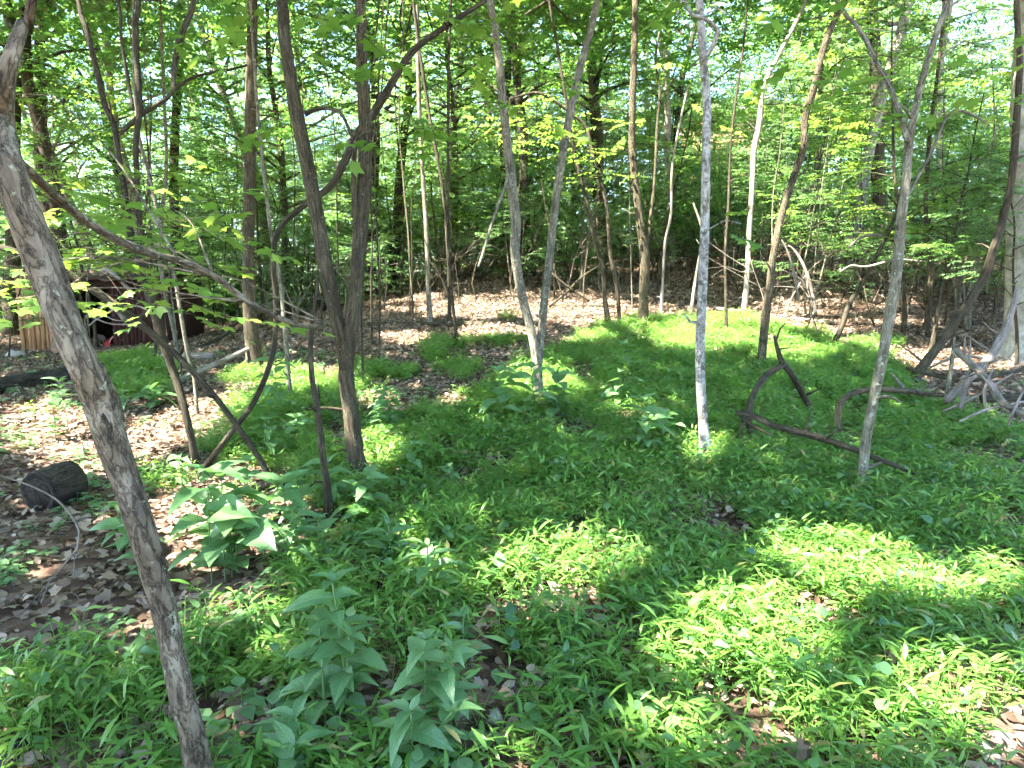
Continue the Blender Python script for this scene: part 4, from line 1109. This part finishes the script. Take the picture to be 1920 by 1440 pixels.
# ------------------------------------------------------------------ broad leaved herbs, every leaf a part
def herb_leaf(seed, wide):
    rng = np.random.default_rng(seed); g = Geo()
    n, m_ = 11, 5
    V, U = [], []
    for a in range(n):
        t = a / (n - 1)
        wd = wide * (math.sin(math.pi * min(1, t ** .72)) ** .9) * (1 - .25 * t)
        if 0 < a < n - 1: wd *= 1 + .05 * (-1) ** a
        for b_ in range(m_):
            s = (b_ / (m_ - 1) - .5) * 2
            z = .10 * math.sin(t * 2.2) - .34 * t * t + .22 * abs(s) * wd + .012 * math.sin(9 * t + 4 * abs(s)) * abs(s)
            V.append((s * wd, t, z)); U.append((s * wd, t, 0))
    Fq = [(a * m_ + b_, a * m_ + b_ + 1, (a + 1) * m_ + b_ + 1, (a + 1) * m_ + b_) for a in range(n - 1) for b_ in range(m_ - 1)]
    g.add(V, [np.array(Fq)], 0, None, U)
    return g.build('leaf', [M['herb_leaf']])
HL = {'broad': [herb_leaf(1, .25), herb_leaf(2, .28), herb_leaf(3, .23)], 'narrow': [herb_leaf(4, .17), herb_leaf(5, .19), herb_leaf(6, .155)]}

def herb(px, py, top_py, leaf_px, kind, label, seed, nodes_=None, group='broad leaved herbs of the clearing', name='leafy_herb', stems=1):
    rng = np.random.default_rng(seed)
    B = ground(px, py)
    k = (B[1] / cf[1]) / F
    H_ = max(.08, (py - top_py) * k * 1.18); Ls = leaf_px * k
    root = empty(name, B, label, 'plant', group)
    for st in range(stems):
        g = Geo()
        lean = rng.normal(0, .07 if st == 0 else .3, 2); off = np.array([*(rng.normal(0, .04, 2) * (st > 0)), 0]); Hs = H_ * (1 if st == 0 else rng.uniform(.6, .9))
        P = [off + np.array([0, 0, -.03]), off + np.array([lean[0] * Hs * .3, lean[1] * Hs * .3, Hs * .5]), off + np.array([lean[0] * Hs, lean[1] * Hs, Hs])]
        tube(g, P, [.005, .0042, .003], 6, .05)
        link('stem', g.build('stem', [M['herb_stem']]), root)
        nn = nodes_ or int(np.clip(Hs / (Ls * .27), 4, 9))
        a0 = rng.uniform(0, 6.28)
        for q in range(nn):
            u = .2 + .8 * q / (nn - 1)
            p = P[0] * (1 - u) ** 2 + 2 * u * (1 - u) * P[1] + P[2] * u * u
            topm = (q == nn - 1)
            for s_ in range(2 if not topm else 4):
                az = a0 + q * 1.571 + s_ * (math.pi if not topm else 1.571) + rng.normal(0, .25)
                el = rng.uniform(-.1, .5) if not topm else (rng.uniform(.5, 1.0) if s_ > 1 else rng.uniform(.15, .5))
                sz = Ls * rng.uniform(.7, 1.12) * (1.0 if not topm else (.5 if s_ > 1 else .75)) * (.75 if q == 0 else 1)
                o = link('leaf', HL[kind][int(rng.integers(0, 3))], root, p)
                o.rotation_euler = (el, rng.normal(0, .22), az - math.pi / 2)
                o.scale = (sz * rng.uniform(.88, 1.12), sz, sz * rng.uniform(.6, 1.5))
    return root

HERBS = [
    (398, 1095, 905, 118, 'broad', 'large sunlit broad leaved herb right beside the leaning tree'),
    (652, 1345, 1105, 92, 'broad', 'tall dense broad leaved herb in the centre left foreground'),
    (560, 1455, 1345, 100, 'narrow', 'pointed leaved herb at the bottom edge left of centre'),
    (800, 1395, 1190, 78, 'broad', 'broad leaved herb beside the bare soil strip in the foreground'),
    (775, 1470, 1330, 84, 'broad', 'broad leaved herb at the bottom edge by the pale stone'),
    (545, 1085, 965, 70, 'narrow', 'pale leaved herb behind the tall dense foreground herb'),
    (238, 1040, 955, 62, 'broad', 'shaded herb half hidden behind the leaning tree foot'),
    (262, 1090, 1000, 55, 'broad', 'small herb tucked against the right of the shaded half hidden herb'),
    (610, 960, 880, 62, 'broad', 'herb growing at the foot of the snapped dark stem'),
    (690, 985, 905, 62, 'broad', 'herb growing in front of the forked tree foot'),
    (800, 1135, 1030, 72, 'narrow', 'herb with one sunlit top leaf in the middle foreground'),
    (735, 1075, 990, 60, 'narrow', 'herb standing left behind the herb with the sunlit top'),
    (728, 815, 742, 44, 'broad', 'bluish herb in the grass right of the forked tree'),
    (935, 800, 712, 50, 'broad', 'tall bluish herb left of the twin stemmed tree foot'),
    (1002, 800, 705, 56, 'broad', 'broad leaved herb hiding the twin stemmed tree foot'),
    (1045, 790, 715, 52, 'broad', 'broad leaved herb right of the twin stemmed tree foot'),
    (1160, 770, 668, 46, 'broad', 'slender bluish herb standing in the middle of the grass'),
    (1208, 862, 768, 60, 'broad', 'large leaved herb left of the mottled trunk'),
    (1252, 850, 790, 56, 'broad', 'low large leaved herb nearest the mottled trunk'),
    (105, 830, 752, 44, 'broad', 'herb in the sunny leaf litter left of the leaning tree'),
    (520, 800, 690, 46, 'broad', 'tall herb left of the snapped stem at the grass edge'),
    (500, 870, 800, 46, 'broad', 'herb in the grass by the crossing of the thin stems'),
    (465, 925, 872, 44, 'broad', 'herb with white glaring sunlit leaves beyond the large herb'),
    (345, 935, 868, 50, 'broad', 'herb between the leaning tree and the crossing saplings'),
    (285, 765, 735, 46, 'broad', 'low sunlit herb right behind the leaning tree swelling'),
    (235, 770, 742, 34, 'broad', 'small herb close to the right edge of the leaning tree'),
    (118, 762, 722, 40, 'narrow', 'drooping sunlit herb left of the leaning tree at the dark log'),
    (1060, 1300, 1225, 62, 'narrow', 'herb standing out of the foreground grass left of the bright patch'),
    (95, 1310, 1235, 50, 'broad', 'herb in the bottom left corner grass'),
    (245, 1320, 1235, 66, 'broad', 'herb left of the leaning tree foot in the foreground'),
    (600, 1060, 985, 58, 'broad', 'herb right behind the pale leaved herb'),
    (850, 940, 885, 40, 'broad', 'small herb in the shaded grass right of the forked tree'),
    (770, 905, 845, 44, 'broad', 'herb at the sunny gap right of the forked tree foot'),
    (560, 985, 905, 58, 'broad', 'herb between the large sunlit herb and the snapped stem'),
    (655, 1075, 1010, 54, 'narrow', 'herb behind the tall dense foreground herb, in its line'),
    (440, 1060, 985, 60, 'broad', 'low herb at the right side of the large sunlit herb'),
    (1735, 1250, 1175, 60, 'narrow', 'herb at the right foreground above the bare brown patch'),
    (1590, 1010, 950, 36, 'narrow', 'small herb beneath the fork topped tree foot'),
    (870, 1240, 1165, 56, 'narrow', 'herb behind the bare soil strip in the foreground'),
    (560, 840, 790, 36, 'broad', 'small herb left of the snapped stem in the light green grass'),
    (1120, 870, 830, 34, 'broad', 'small herb in the shaded grass left of the large leaved herb'),
]
for k, (px, py, tp, lp, kd, lb) in enumerate(HERBS):
    herb(px, py, tp, lp, kd, lb, 500 + k, stems=3 if k < 2 else (2 if lp > 58 or k % 3 == 0 else 1))

# ------------------------------------------------------------------ fallen wood
def stick(name, label, path, mat, dys=None, lift=0.0, cat='branch', sides=9, rough=.13, part_paths=(), group=None, furrow=0.0):
    """path: (px, py, w, height above ground): each point lies on the ground plane under its pixel unless raised"""
    def conv(path):
        P, r = [], []
        for k, (px, py, wd, *hh) in enumerate(path):
            Y = hh[0]
            q = at(px, py, Y)
            P.append(q); r.append(max(.002, wd * .5 * (Y / cf[1]) / F))
        return np.array(P), np.array(r)
    P, r = conv(path)
    B = np.array([P[:, 0].mean(), P[:, 1].mean(), P[:, 2].min()])
    root = empty(name, B, label, cat, group)
    g = Geo(); tube(g, P, r, sides, .07, rough, int(path[0][0]), furrow=furrow)
    rg_ = np.random.default_rng(abs(int(path[0][0] + path[0][1])))
    Pm, rm = smooth_path(P, r, .1)
    for q in range(4 if cat == 'branch' and len(Pm) > 5 else 0):
        i0 = int(rg_.integers(1, len(Pm) - 1)); dd = rg_.normal(0, 1, 3) + np.array([0, 0, .5]); dd /= np.linalg.norm(dd); L_ = rm[i0] * rg_.uniform(2.5, 9)
        tube(g, [Pm[i0], Pm[i0] + dd * L_ * .5 + rg_.normal(0, .01, 3), Pm[i0] + dd * L_], [rm[i0] * .45, rm[i0] * .3, rm[i0] * .12], 5, .05, .1, q)
    link('stem', g.build('stem', [M[mat]], True, B), root)
    for pp in part_paths:
        P2, r2 = conv(pp); g = Geo(); tube(g, P2, r2, max(5, sides - 2), .07, rough, int(pp[0][0]))
        link('twig', g.build('twig', [M[mat]], True, B), root)
    return root
gY = lambda px, py: float(ground(px, py)[1])
y1 = gY(1420, 838); y2 = gY(1533, 792)
ya = (y1 + y2) / 2
stick('fallen_branch', 'broken branch propped like a tripod in the grass right of the mottled trunk',
      [(1452, 630, 5, ya + .1), (1458, 655, 8, ya + .1), (1467, 682, 11, ya + .1), (1482, 698, 12, ya + .12), (1511, 750, 12, y2), (1526, 778, 10, y2), (1536, 796, 8, y2)], 'bark_dark',
      part_paths=[[(1470, 683, 11, ya + .1), (1437, 703, 12, ya), (1413, 740, 12, (ya + y1) / 2), (1403, 775, 12, y1), (1407, 808, 11, y1), (1421, 842, 8, y1)],
                  [(1455, 640, 4, ya + .1), (1462, 618, 3, ya + .1), (1472, 606, 2, ya + .1)]])
yp = gY(1720, 890)
stick('fallen_pole', 'long bent fallen pole lying in the grass across the fork topped tree foot',
      [(1380, 774, 9, 5.5), (1413, 780, 11, 5.4), (1447, 797, 11, 5.3), (1513, 814, 12, 5.15), (1580, 834, 12, 5.0), (1630, 854, 11, 4.85), (1680, 874, 9, 4.75), (1714, 889, 6, 4.68)], 'bark_dark',
      part_paths=[[(1386, 776, 7, 5.5), (1398, 790, 7, 5.45), (1422, 803, 6, 5.35), (1446, 817, 4, 5.3)], [(1392, 784, 6, 5.48), (1390, 806, 5, 5.45), (1388, 822, 4, 5.4)]])
stick('fallen_branch', 'arched dark branch looping over the grass behind the fork topped tree',
      [(1573, 808, 9, 6.0), (1570, 778, 10, 6.1), (1580, 750, 11, 6.15), (1607, 734, 11, 6.2), (1650, 730, 11, 6.25), (1697, 733, 11, 6.3), (1735, 738, 9, 6.35), (1768, 742, 7, 6.4)], 'bark_furrowed')
stick('dead_branch', 'pale dead branch propped across the brush pile at the right edge',
      [(1790, 655, 9, 7.2), (1827, 688, 14, 6.8), (1846, 708, 15, 6.5), (1862, 730, 15, 6.3), (1875, 750, 15, 6.1), (1900, 768, 13, 5.9), (1935, 788, 12, 5.6)], 'deadwood',
      part_paths=[[(1822, 690, 10, 6.85), (1814, 712, 11, 6.7), (1806, 740, 10, 6.5), (1800, 765, 8, 6.35)]])
stick('dead_branch', 'thick grey limb leaning from the brush pile up to the broad pale trunk',
      [(1775, 752, 13, 6.7), (1810, 715, 16, 6.9), (1847, 682, 17, 7.1), (1880, 628, 14, 7.4), (1898, 580, 11, 7.7), (1908, 540, 7, 7.9)], 'deadwood')
stick('dead_branch', 'thin fallen stick lying low through the brush pile at the right',
      [(1700, 690, 6, 8.3), (1760, 706, 7, 7.9), (1830, 712, 8, 7.6), (1925, 690, 6, 7.9)], 'bark_dark')
stick('dead_branch', 'dark log lying on the leaf litter under the brush pile', [(1840, 748, 14, 6.5), (1890, 746, 15, 6.5), (1940, 742, 15, 6.5)], 'bark_dark')
for k_, (pa, pb, pc, yy_, lb_) in enumerate([((1768, 772), (1830, 742), (1900, 700), 6.4, 'thin pale stick crossing the middle of the brush pile'), ((1850, 775), (1845, 735), (1862, 690), 6.3, 'thin pale stick standing crookedly in the right of the brush pile'),
        ((1890, 800), (1905, 760), (1918, 735), 5.8, 'pale stick at the right edge below the propped branch'), ((1740, 690), (1800, 668), (1868, 676), 7.7, 'thin grey stick lying behind the brush pile'),
        ((1700, 735), (1690, 722), (1672, 700), 7.4, 'short forked twig left of the brush pile'), ((1800, 790), (1850, 768), (1925, 752), 6.0, 'dark twig lying in front of the brush pile')]):
    stick('dead_branch', lb_, [(*pa, 4, yy_), (*pb, 6, yy_ + .05), (*pc, 3, yy_ + .15)], ['deadwood', 'bark_pale', 'deadwood', 'bark_grey'][k_ % 4], sides=6)
stick('dead_branch', 'thin upright grey stick standing in the brush pile', [(1774, 745, 8, 6.9), (1782, 700, 8, 7.0), (1788, 650, 6, 7.1), (1790, 632, 4, 7.1)], 'bark_grey')
stick('fallen_pole', 'pale straight pole leaning down to the left behind the leaning tree',
      [(282, 748, 9, gY(282, 748)), (333, 714, 9, gY(282, 748) + .9), (367, 700, 9, gY(282, 748) + 1.4), (420, 675, 8, gY(282, 748) + 2.0), (475, 650, 7, gY(282, 748) + 2.5)], 'bark_pale')
stick('fallen_pole', 'dark thin pole leaning above the log near the shed', [(363, 657, 6, gY(363, 657)), (417, 630, 7, gY(363, 657) + .8), (447, 600, 7, gY(363, 657) + 1.2)], 'bark_dark')
def log(name, label, a, b_, w1, mat, sides=14):
    Ya, Yb = gY(a[0], a[1] + w1 * .45), gY(b_[0], b_[1] + w1 * .45)
    return stick(name, label, [(a[0], a[1], w1, Ya), ((a[0] + b_[0]) / 2, (a[1] + b_[1]) / 2 + 1, w1 * .96, (Ya + Yb) / 2), (b_[0], b_[1], w1 * .9, Yb)], mat, cat='log', sides=sides, rough=.06)
log('log', 'short grey log lying on the leaf litter between shed and straight trunk', (292, 668), (402, 668), 17, 'deadwood')
log('log', 'dark rotten log lying at the left edge behind the leaning tree', (-40, 728), (138, 702), 34, 'rotten')
log('log', 'grey fallen stem at the left edge in the sunny leaf litter', (-30, 800), (62, 782), 16, 'deadwood')
log('log', 'thin dark fallen trunk crossing the far leaf litter in the middle', (690, 608), (905, 606), 9, 'bark_dark')
log('log', 'fallen dark pole right of the twin stemmed tree on the sunlit leaves', (1030, 574), (1150, 574), 7, 'bark_dark')
log('log', 'long pale fallen pole lying along the foot of the bank at the right', (1340, 578), (1570, 606), 7, 'deadwood')
log('log', 'thin fallen stick on the litter in front of the shed', (120, 880), (20, 905), 6, 'bark_dark')
stick('fallen_branch', 'crooked pale twig arching over the shaded litter beside the cut log',
      [(-10, 888, 2.5, 3.4), (60, 912, 3.1, 3.35), (105, 936, 3.7, 3.3), (133, 965, 4.3, 3.2), (149, 997, 4.3, 3.1), (145, 1029, 3.7, 3.0), (117, 1061, 3.1, 2.95), (93, 1090, 2.5, 2.9), (77, 1130, 1.9, 2.8)], 'deadwood',
      part_paths=[[(149, 997, 2.5, 3.1), (140, 1040, 1.9, 3.0), (138, 1080, 1.2, 2.9)], [(93, 1090, 1.9, 2.9), (40, 1150, 1.9, 2.75), (0, 1165, 1.2, 2.7)]])
stick('dead_branch', 'sun bleached curved branch standing on the bank right of the sinuous stem',
      [(1530, 590, 6.1, 13.0), (1522, 545, 6.1, 13.0), (1508, 500, 5.4, 13.1), (1490, 470, 4.1, 13.2), (1478, 460, 2.7, 13.2)], 'deadwood')
stick('dead_branch', 'short sun bleached arched branch below the curved one on the bank', [(1513, 545, 4.1, 12.6), (1502, 525, 4.1, 12.6), (1480, 512, 2.7, 12.6)], 'deadwood')
stick('dead_branch', 'pale upright dead stem on the bank left of the curved bleached branch', [(1497, 565, 5.4, 12.4), (1490, 520, 4.8, 12.4), (1478, 475, 3.4, 12.5), (1466, 450, 2.7, 12.5)], 'deadwood')
stick('dead_branch', 'pale arched branch bent over the bank behind the fork topped tree', [(1590, 465, 3.4, 12.2), (1610, 448, 4.8, 12.2), (1640, 440, 5.4, 12.2), (1660, 445, 4.8, 12.2), (1700, 452, 2.7, 12.2)], 'deadwood')
stick('dead_branch', 'long thin pale branch crossing behind the fork topped tree', [(1575, 510, 2.7, 11.5), (1595, 498, 3.4, 11.5), (1625, 500, 3.4, 11.4), (1680, 487, 3.4, 11.2), (1735, 490, 2.0, 11)], 'deadwood')
stick('fallen_branch', 'forked fallen twig on the sunlit leaves right of the twin stemmed tree', [(1030, 575, 4, 15), (1060, 550, 4, 15.2), (1090, 520, 3, 15.4), (1120, 500, 2, 15.6)], 'bark_dark', part_paths=[[(1105, 565, 3, 15), (1075, 545, 4, 15), (1045, 522, 5, 15), (1028, 505, 3, 15)]])

# cut log round with a dark hollow end at the left
Bl = ground(85, 958)
root = empty('cut_log', Bl, 'short mossy log round with a blackened end on the litter at the left', 'log')
k = Bl[1] / F
rad = 40 * k
ax = np.array([.2, .98, .05]); ax /= np.linalg.norm(ax)
c0 = np.array([-8 * k, 0, rad * .92]); c1 = c0 + ax * rad * 1.9
g = Geo(); tube(g, [c0, (c0 + c1) / 2, c1], [rad, rad * 1.04, rad * .98], 26, .03, .04, 3, cap=True, furrow=.06)
link('bark', g.build('bark', [M['rotten']]), root)
g = Geo()
s1 = np.cross(ax, [0, 0, 1.0]); s1 /= np.linalg.norm(s1); s2 = np.cross(s1, ax)
V = []; rings = [(.985, -.012), (.93, -.02), (.84, -.014), (.62, .03), (.4, .08), (.05, .11)]
rg = np.random.default_rng(2)
for fr, dp in rings:
    for b_ in range(26):
        th = b_ / 26 * 6.2832; q = rad * fr * (1 + .03 * math.sin(5 * th) + rg.normal(0, .015))
        V.append(c0 + ax * (dp * rad * 2) + s1 * q * math.cos(th) + s2 * q * math.sin(th))
Fq = [(a * 26 + b_, (a + 1) * 26 + b_, (a + 1) * 26 + (b_ + 1) % 26, a * 26 + (b_ + 1) % 26) for a in range(5) for b_ in range(26)]
V = np.array(V) - ax * .012
g.add(V, [np.array(Fq)]); link('cut_end', g.build('cut_end', [M['char']]), root)

# stones
def stone(name, label, px, py, sx, sy, sz, mat, seed, cat='stone'):
    B = ground(px, py); rg = np.random.default_rng(seed)
    n, m_ = 8, 14; V = []
    for a in range(n + 1):
        ph = a / n * math.pi
        for b_ in range(m_):
            th = b_ / m_ * 6.2832
            d = Vector((math.sin(ph) * math.cos(th), math.sin(ph) * math.sin(th), math.cos(ph)))
            q = 1 + .35 * mnoise.noise(d * 1.4 + Vector((seed, 0, 0))) + .1 * mnoise.noise(d * 4 + Vector((seed, 3, 0)))
            V.append((d.x * sx * q, d.y * sy * q, max(-.4, d.z) * sz * q + sz * .3))
    Fq = [(a * m_ + b_, (a + 1) * m_ + b_, (a + 1) * m_ + (b_ + 1) % m_, a * m_ + (b_ + 1) % m_) for a in range(n) for b_ in range(m_)]
    g = Geo(); g.add(V, [np.array(Fq)])
    o = link(name, g.build(name, [M[mat]]), None, B)
    return tag(o, label, cat)
stone('stone', 'flat pale tan stone on the bare soil strip in the foreground', 925, 1345, .034, .03, .02, 'stone', 3)
stone('stone', 'unidentified dark grey smooth rounded shape in the bottom left corner', 5, 1425, .10, .09, .06, 'dark_shape', 8)  # unidentified dark shape, its stone form is made up
stone('stone', 'grey stone half buried before the shed boards at the left edge', 30, 668, .22, .16, .1, 'stone', 12)

# ------------------------------------------------------------------ the shed
Ysh = gY(190, 652)
def sp(px, py, dY=0.0): return at(px, py, Ysh + dY)
zb = hz(sp(190, 652)[0], Ysh)
x0, x1 = sp(42, 650)[0], sp(296, 650)[0]
xo0, xo1 = sp(112, 650)[0], sp(216, 650)[0]
ztl, ztr = sp(42, 508)[2], sp(296, 520)[2]
base = np.array([(x0 + x1) / 2, Ysh, zb])
shed = empty('shed', base, 'low tumbledown red brown board shed with a black doorway at the left', 'shed')
def slab(name, p0, p1, p2, p3, t, mat, parent, origin, smooth=False):
    """a board: four corners and a thickness"""
    q = np.array([p0, p1, p2, p3], float); nrm = np.cross(q[1] - q[0], q[3] - q[0]); nrm /= np.linalg.norm(nrm)
    V = np.vstack([q, q + nrm * t]) - origin
    me = mesh_np(name, V, [np.array([(3, 2, 1, 0), (4, 5, 6, 7), (0, 1, 5, 4), (1, 2, 6, 5), (2, 3, 7, 6), (3, 0, 4, 7)])], [M[mat]])
    o = link(name, me, parent)
    return o
rg = np.random.default_rng(6)
topz = lambda x: ztl + (ztr - ztl) * (x - x0) / (x1 - x0) + .04 * math.sin(x * 3)
def boards(xa, xb, mat, n, ya, bottom=0.0, parent=None):
    ws = rg.uniform(.7, 1.3, n); ws = ws / ws.sum() * (xb - xa); x = xa
    for k in range(n):
        wv = ws[k] - .012; jit = rg.uniform(-.02, .02); tl = rg.normal(0, .012)
        zlo = zb - .1 + bottom + rg.uniform(0, .05)
        slab('plank', (x, ya + jit, zlo), (x + wv, ya + jit, zlo), (x + wv + tl, ya + jit, topz(x + wv) - rg.uniform(0, .05)), (x + tl, ya + jit, topz(x)), .022, mat, parent or shed, base)
        x += ws[k]
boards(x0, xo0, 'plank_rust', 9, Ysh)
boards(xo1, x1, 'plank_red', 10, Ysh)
# lintel boards over the doorway, back and side walls, posts
slab('lintel', (xo0 - .05, Ysh - .03, topz(xo0) - .32), (xo1 + .05, Ysh - .03, topz(xo1) - .28), (xo1 + .05, Ysh - .03, topz(xo1) - .03), (xo0 - .05, Ysh - .03, topz(xo0) - .03), .03, 'plank_dark', shed, base)
D_ = 2.4
slab('back_wall', (x1, Ysh + D_, zb - .3), (x0, Ysh + D_, zb - .3), (x0, Ysh + D_, ztl - .1), (x1, Ysh + D_, ztr - .1), .03, 'plank_dark', shed, base)
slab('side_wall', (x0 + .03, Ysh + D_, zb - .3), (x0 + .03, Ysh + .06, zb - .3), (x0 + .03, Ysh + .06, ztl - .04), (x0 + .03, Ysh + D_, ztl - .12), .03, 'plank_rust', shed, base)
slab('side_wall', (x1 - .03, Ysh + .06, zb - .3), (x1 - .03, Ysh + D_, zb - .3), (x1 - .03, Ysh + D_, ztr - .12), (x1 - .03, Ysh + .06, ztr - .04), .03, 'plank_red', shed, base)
# sagging corrugated roof
g = Geo(); nu, nv = 61, 7; V = []
for a in range(nv):
    v = a / (nv - 1); yy = Ysh - .35 + v * (D_ + .6)
    for b_ in range(nu):
        u = b_ / (nu - 1); xx = x0 - .25 + u * (x1 - x0 + .5)
        zz = topz(np.clip(xx, x0, x1)) + .05 + .022 * math.sin(u * 62) - .16 * math.sin(u * math.pi) * (1 - v) + .05 * v + .02 * math.sin(7 * u + 5 * v)
        V.append((xx, yy, zz))
Fq = np.array([(a * nu + b_, a * nu + b_ + 1, (a + 1) * nu + b_ + 1, (a + 1) * nu + b_) for a in range(nv - 1) for b_ in range(nu - 1)])
V = np.array(V) - base; nb = len(V)
V2 = V + np.array([0, 0, .018])
edge = [b_ for b_ in range(nu)]
side = [(b_, b_ + 1, nb + b_ + 1, nb + b_) for b_ in range(nu - 1)]
g.add(np.vstack([V, V2]), [Fq[:, ::-1], Fq + nb, np.array(side)])
link('roof', g.build('roof', [M['roof_sheet']]), shed)
# fallen beam and boards inside the doorway
stick('fallen_beam', 'grey beam leaning across the shed doorway', [(235, 600, 9, Ysh - .25), (200, 560, 10, Ysh - .2), (150, 525, 10, Ysh - .15), (118, 505, 9, Ysh - .12)], 'deadwood', cat='beam')
stick('dead_branch', 'sunlit bare limb lying on the sagging shed roof', [(245, 545, 6, Ysh - .3), (215, 515, 9, Ysh + .1), (190, 498, 12, Ysh + .5), (172, 482, 8, Ysh + .9)], 'bark_pale')
stick('dead_branch', 'pale tangled dead twig in front of the shed doorway',
      [(155, 622, 3, Ysh - .9), (180, 600, 3, Ysh - .9), (205, 585, 4, Ysh - .9), (225, 575, 3, Ysh - .9), (262, 575, 3, Ysh - .8), (285, 588, 2, Ysh - .8)], 'bark_pale', sides=5,
      part_paths=[[(165, 588, 3, Ysh - .95), (190, 602, 3, Ysh - .95), (215, 608, 3, Ysh - .95), (248, 608, 3, Ysh - .95)], [(160, 612, 3, Ysh - .9), (162, 592, 3, Ysh - .9), (185, 577, 2, Ysh - .9), (200, 572, 2, Ysh - .9)],
                  [(248, 608, 4, Ysh - .95), (240, 625, 3, Ysh - .95)], [(196, 590, 3, Ysh - .9), (215, 600, 2, Ysh - .9), (250, 602, 2, Ysh - .9)], [(188, 580, 2, Ysh - .9), (192, 560, 2, Ysh - .9)]])
def lathe(name, prof, mat, parent=None, loc=None, m_=20):
    V = [(r_ * math.cos(b_ / m_ * 6.2832), r_ * math.sin(b_ / m_ * 6.2832), z_) for r_, z_ in prof for b_ in range(m_)]
    Fq = [(a * m_ + b_, a * m_ + (b_ + 1) % m_, (a + 1) * m_ + (b_ + 1) % m_, (a + 1) * m_ + b_) for a in range(len(prof) - 1) for b_ in range(m_)]
    g = Geo(); g.add(V, [np.array(Fq)])
    return link(name, g.build(name, [M[mat]]), parent, loc)
def litter_thing(name, label, cat, px, py, prof, mat, tiltv, handle=None):
    B = ground(px, py)
    root = empty(name, B, label, cat); root.rotation_euler = tiltv
    lathe('body', prof, mat, root)
    if handle:
        g = Geo(); tube(g, handle, [.006] * len(handle), 6, .03); link('handle', g.build('handle', [M['white_plastic']]), root)
    return root
litter_thing('bucket', 'red plastic bucket lying on its side in front of the shed', 'bucket', 205, 648, [(.001, 0), (.12, 0), (.13, .03), (.155, .27), (.165, .275), (.165, .29), (.148, .288), (.122, .03), (.001, .02)], 'red_plastic', (R(74), 0, R(62)),
             [(.16, 0, .28), (.12, .1, .36), (0, .15, .4), (-.12, .1, .36), (-.16, 0, .28)])
litter_thing('jug', 'small whitish plastic jug beside the red bucket', 'jug', 224, 646, [(.001, 0), (.07, 0), (.075, .02), (.075, .15), (.05, .2), (.022, .22), (.022, .25), (.001, .252)], 'white_plastic', (R(12), R(8), 0),
             [(.07, 0, .14), (.12, 0, .16), (.11, 0, .22), (.03, 0, .23)])
litter_thing('tub', 'white plastic tub lying on the litter right of the shed doorway', 'tub', 258, 630, [(.001, 0), (.1, 0), (.125, .12), (.13, .122), (.12, .125), (.095, .01), (.001, .008)], 'white_plastic', (R(60), R(10), 1.0))
litter_thing('pan', 'grey enamel pan lying in the shed doorway', 'pan', 186, 640, [(.001, 0), (.14, 0), (.17, .07), (.176, .072), (.165, .075), (.135, .008), (.001, .006)], 'stone', (R(52), R(-12), .4))

# ------------------------------------------------------------------ the tan house glimpsed through the leaves at the back right
Yh = 52.0
hx0, hx1 = at(1318, 250, Yh)[0], at(1475, 250, Yh)[0]
zt = at(1390, 208, Yh)[2]
zg = hz((hx0 + hx1) / 2, Yh) - .5
hb = np.array([(hx0 + hx1) / 2, Yh, zg])
house = empty('house', hb, 'tan sided house glimpsed high through the leaves at the back right', 'house')
nb_ = 26; bh = (zt - zg) / nb_
for k in range(nb_):
    za = zg + k * bh
    slab('siding_board', (hx0, Yh - .02, za), (hx1, Yh - .02, za), (hx1, Yh, za + bh - .02), (hx0, Yh, za + bh - .02), .03, 'siding', house, hb)
slab('wall', (hx0, Yh + .05, zg), (hx1, Yh + .05, zg), (hx1, Yh + .05, zt), (hx0, Yh + .05, zt), .02, 'siding', house, hb)
slab('side_wall', (hx0, Yh + 6, zg), (hx0, Yh + .08, zg), (hx0, Yh + .08, zt), (hx0, Yh + 6, zt), .1, 'siding', house, hb)
slab('side_wall', (hx1, Yh + .08, zg), (hx1, Yh + 6, zg), (hx1, Yh + 6, zt), (hx1, Yh + .08, zt), .1, 'siding', house, hb)
slab('roof', (hx0 - .4, Yh - .5, zt - .1), (hx1 + .4, Yh - .5, zt - .1), (hx1 + .4, Yh + 3, zt + 1.6), (hx0 - .4, Yh + 3, zt + 1.6), .12, 'house_roof', house, hb)
slab('roof', (hx1 + .4, Yh + 6.5, zt - .1), (hx0 - .4, Yh + 6.5, zt - .1), (hx0 - .4, Yh + 3.004, zt + 1.6), (hx1 + .4, Yh + 3.004, zt + 1.6), .12, 'house_roof', house, hb)
wx = hx0 + 4.6
wn = slab('window', (wx, Yh - .1, zt - 1.7), (wx + 1.0, Yh - .1, zt - 1.7), (wx + 1.0, Yh - .1, zt - .5), (wx, Yh - .1, zt - .5), .05, 'white_plastic', house, hb)
slab('pane', (wx + .08, Yh - .112, zt - 1.62), (wx + .92, Yh - .112, zt - 1.62), (wx + .92, Yh - .112, zt - .58), (wx + .08, Yh - .112, zt - .58), .01, 'glass', wn, hb)
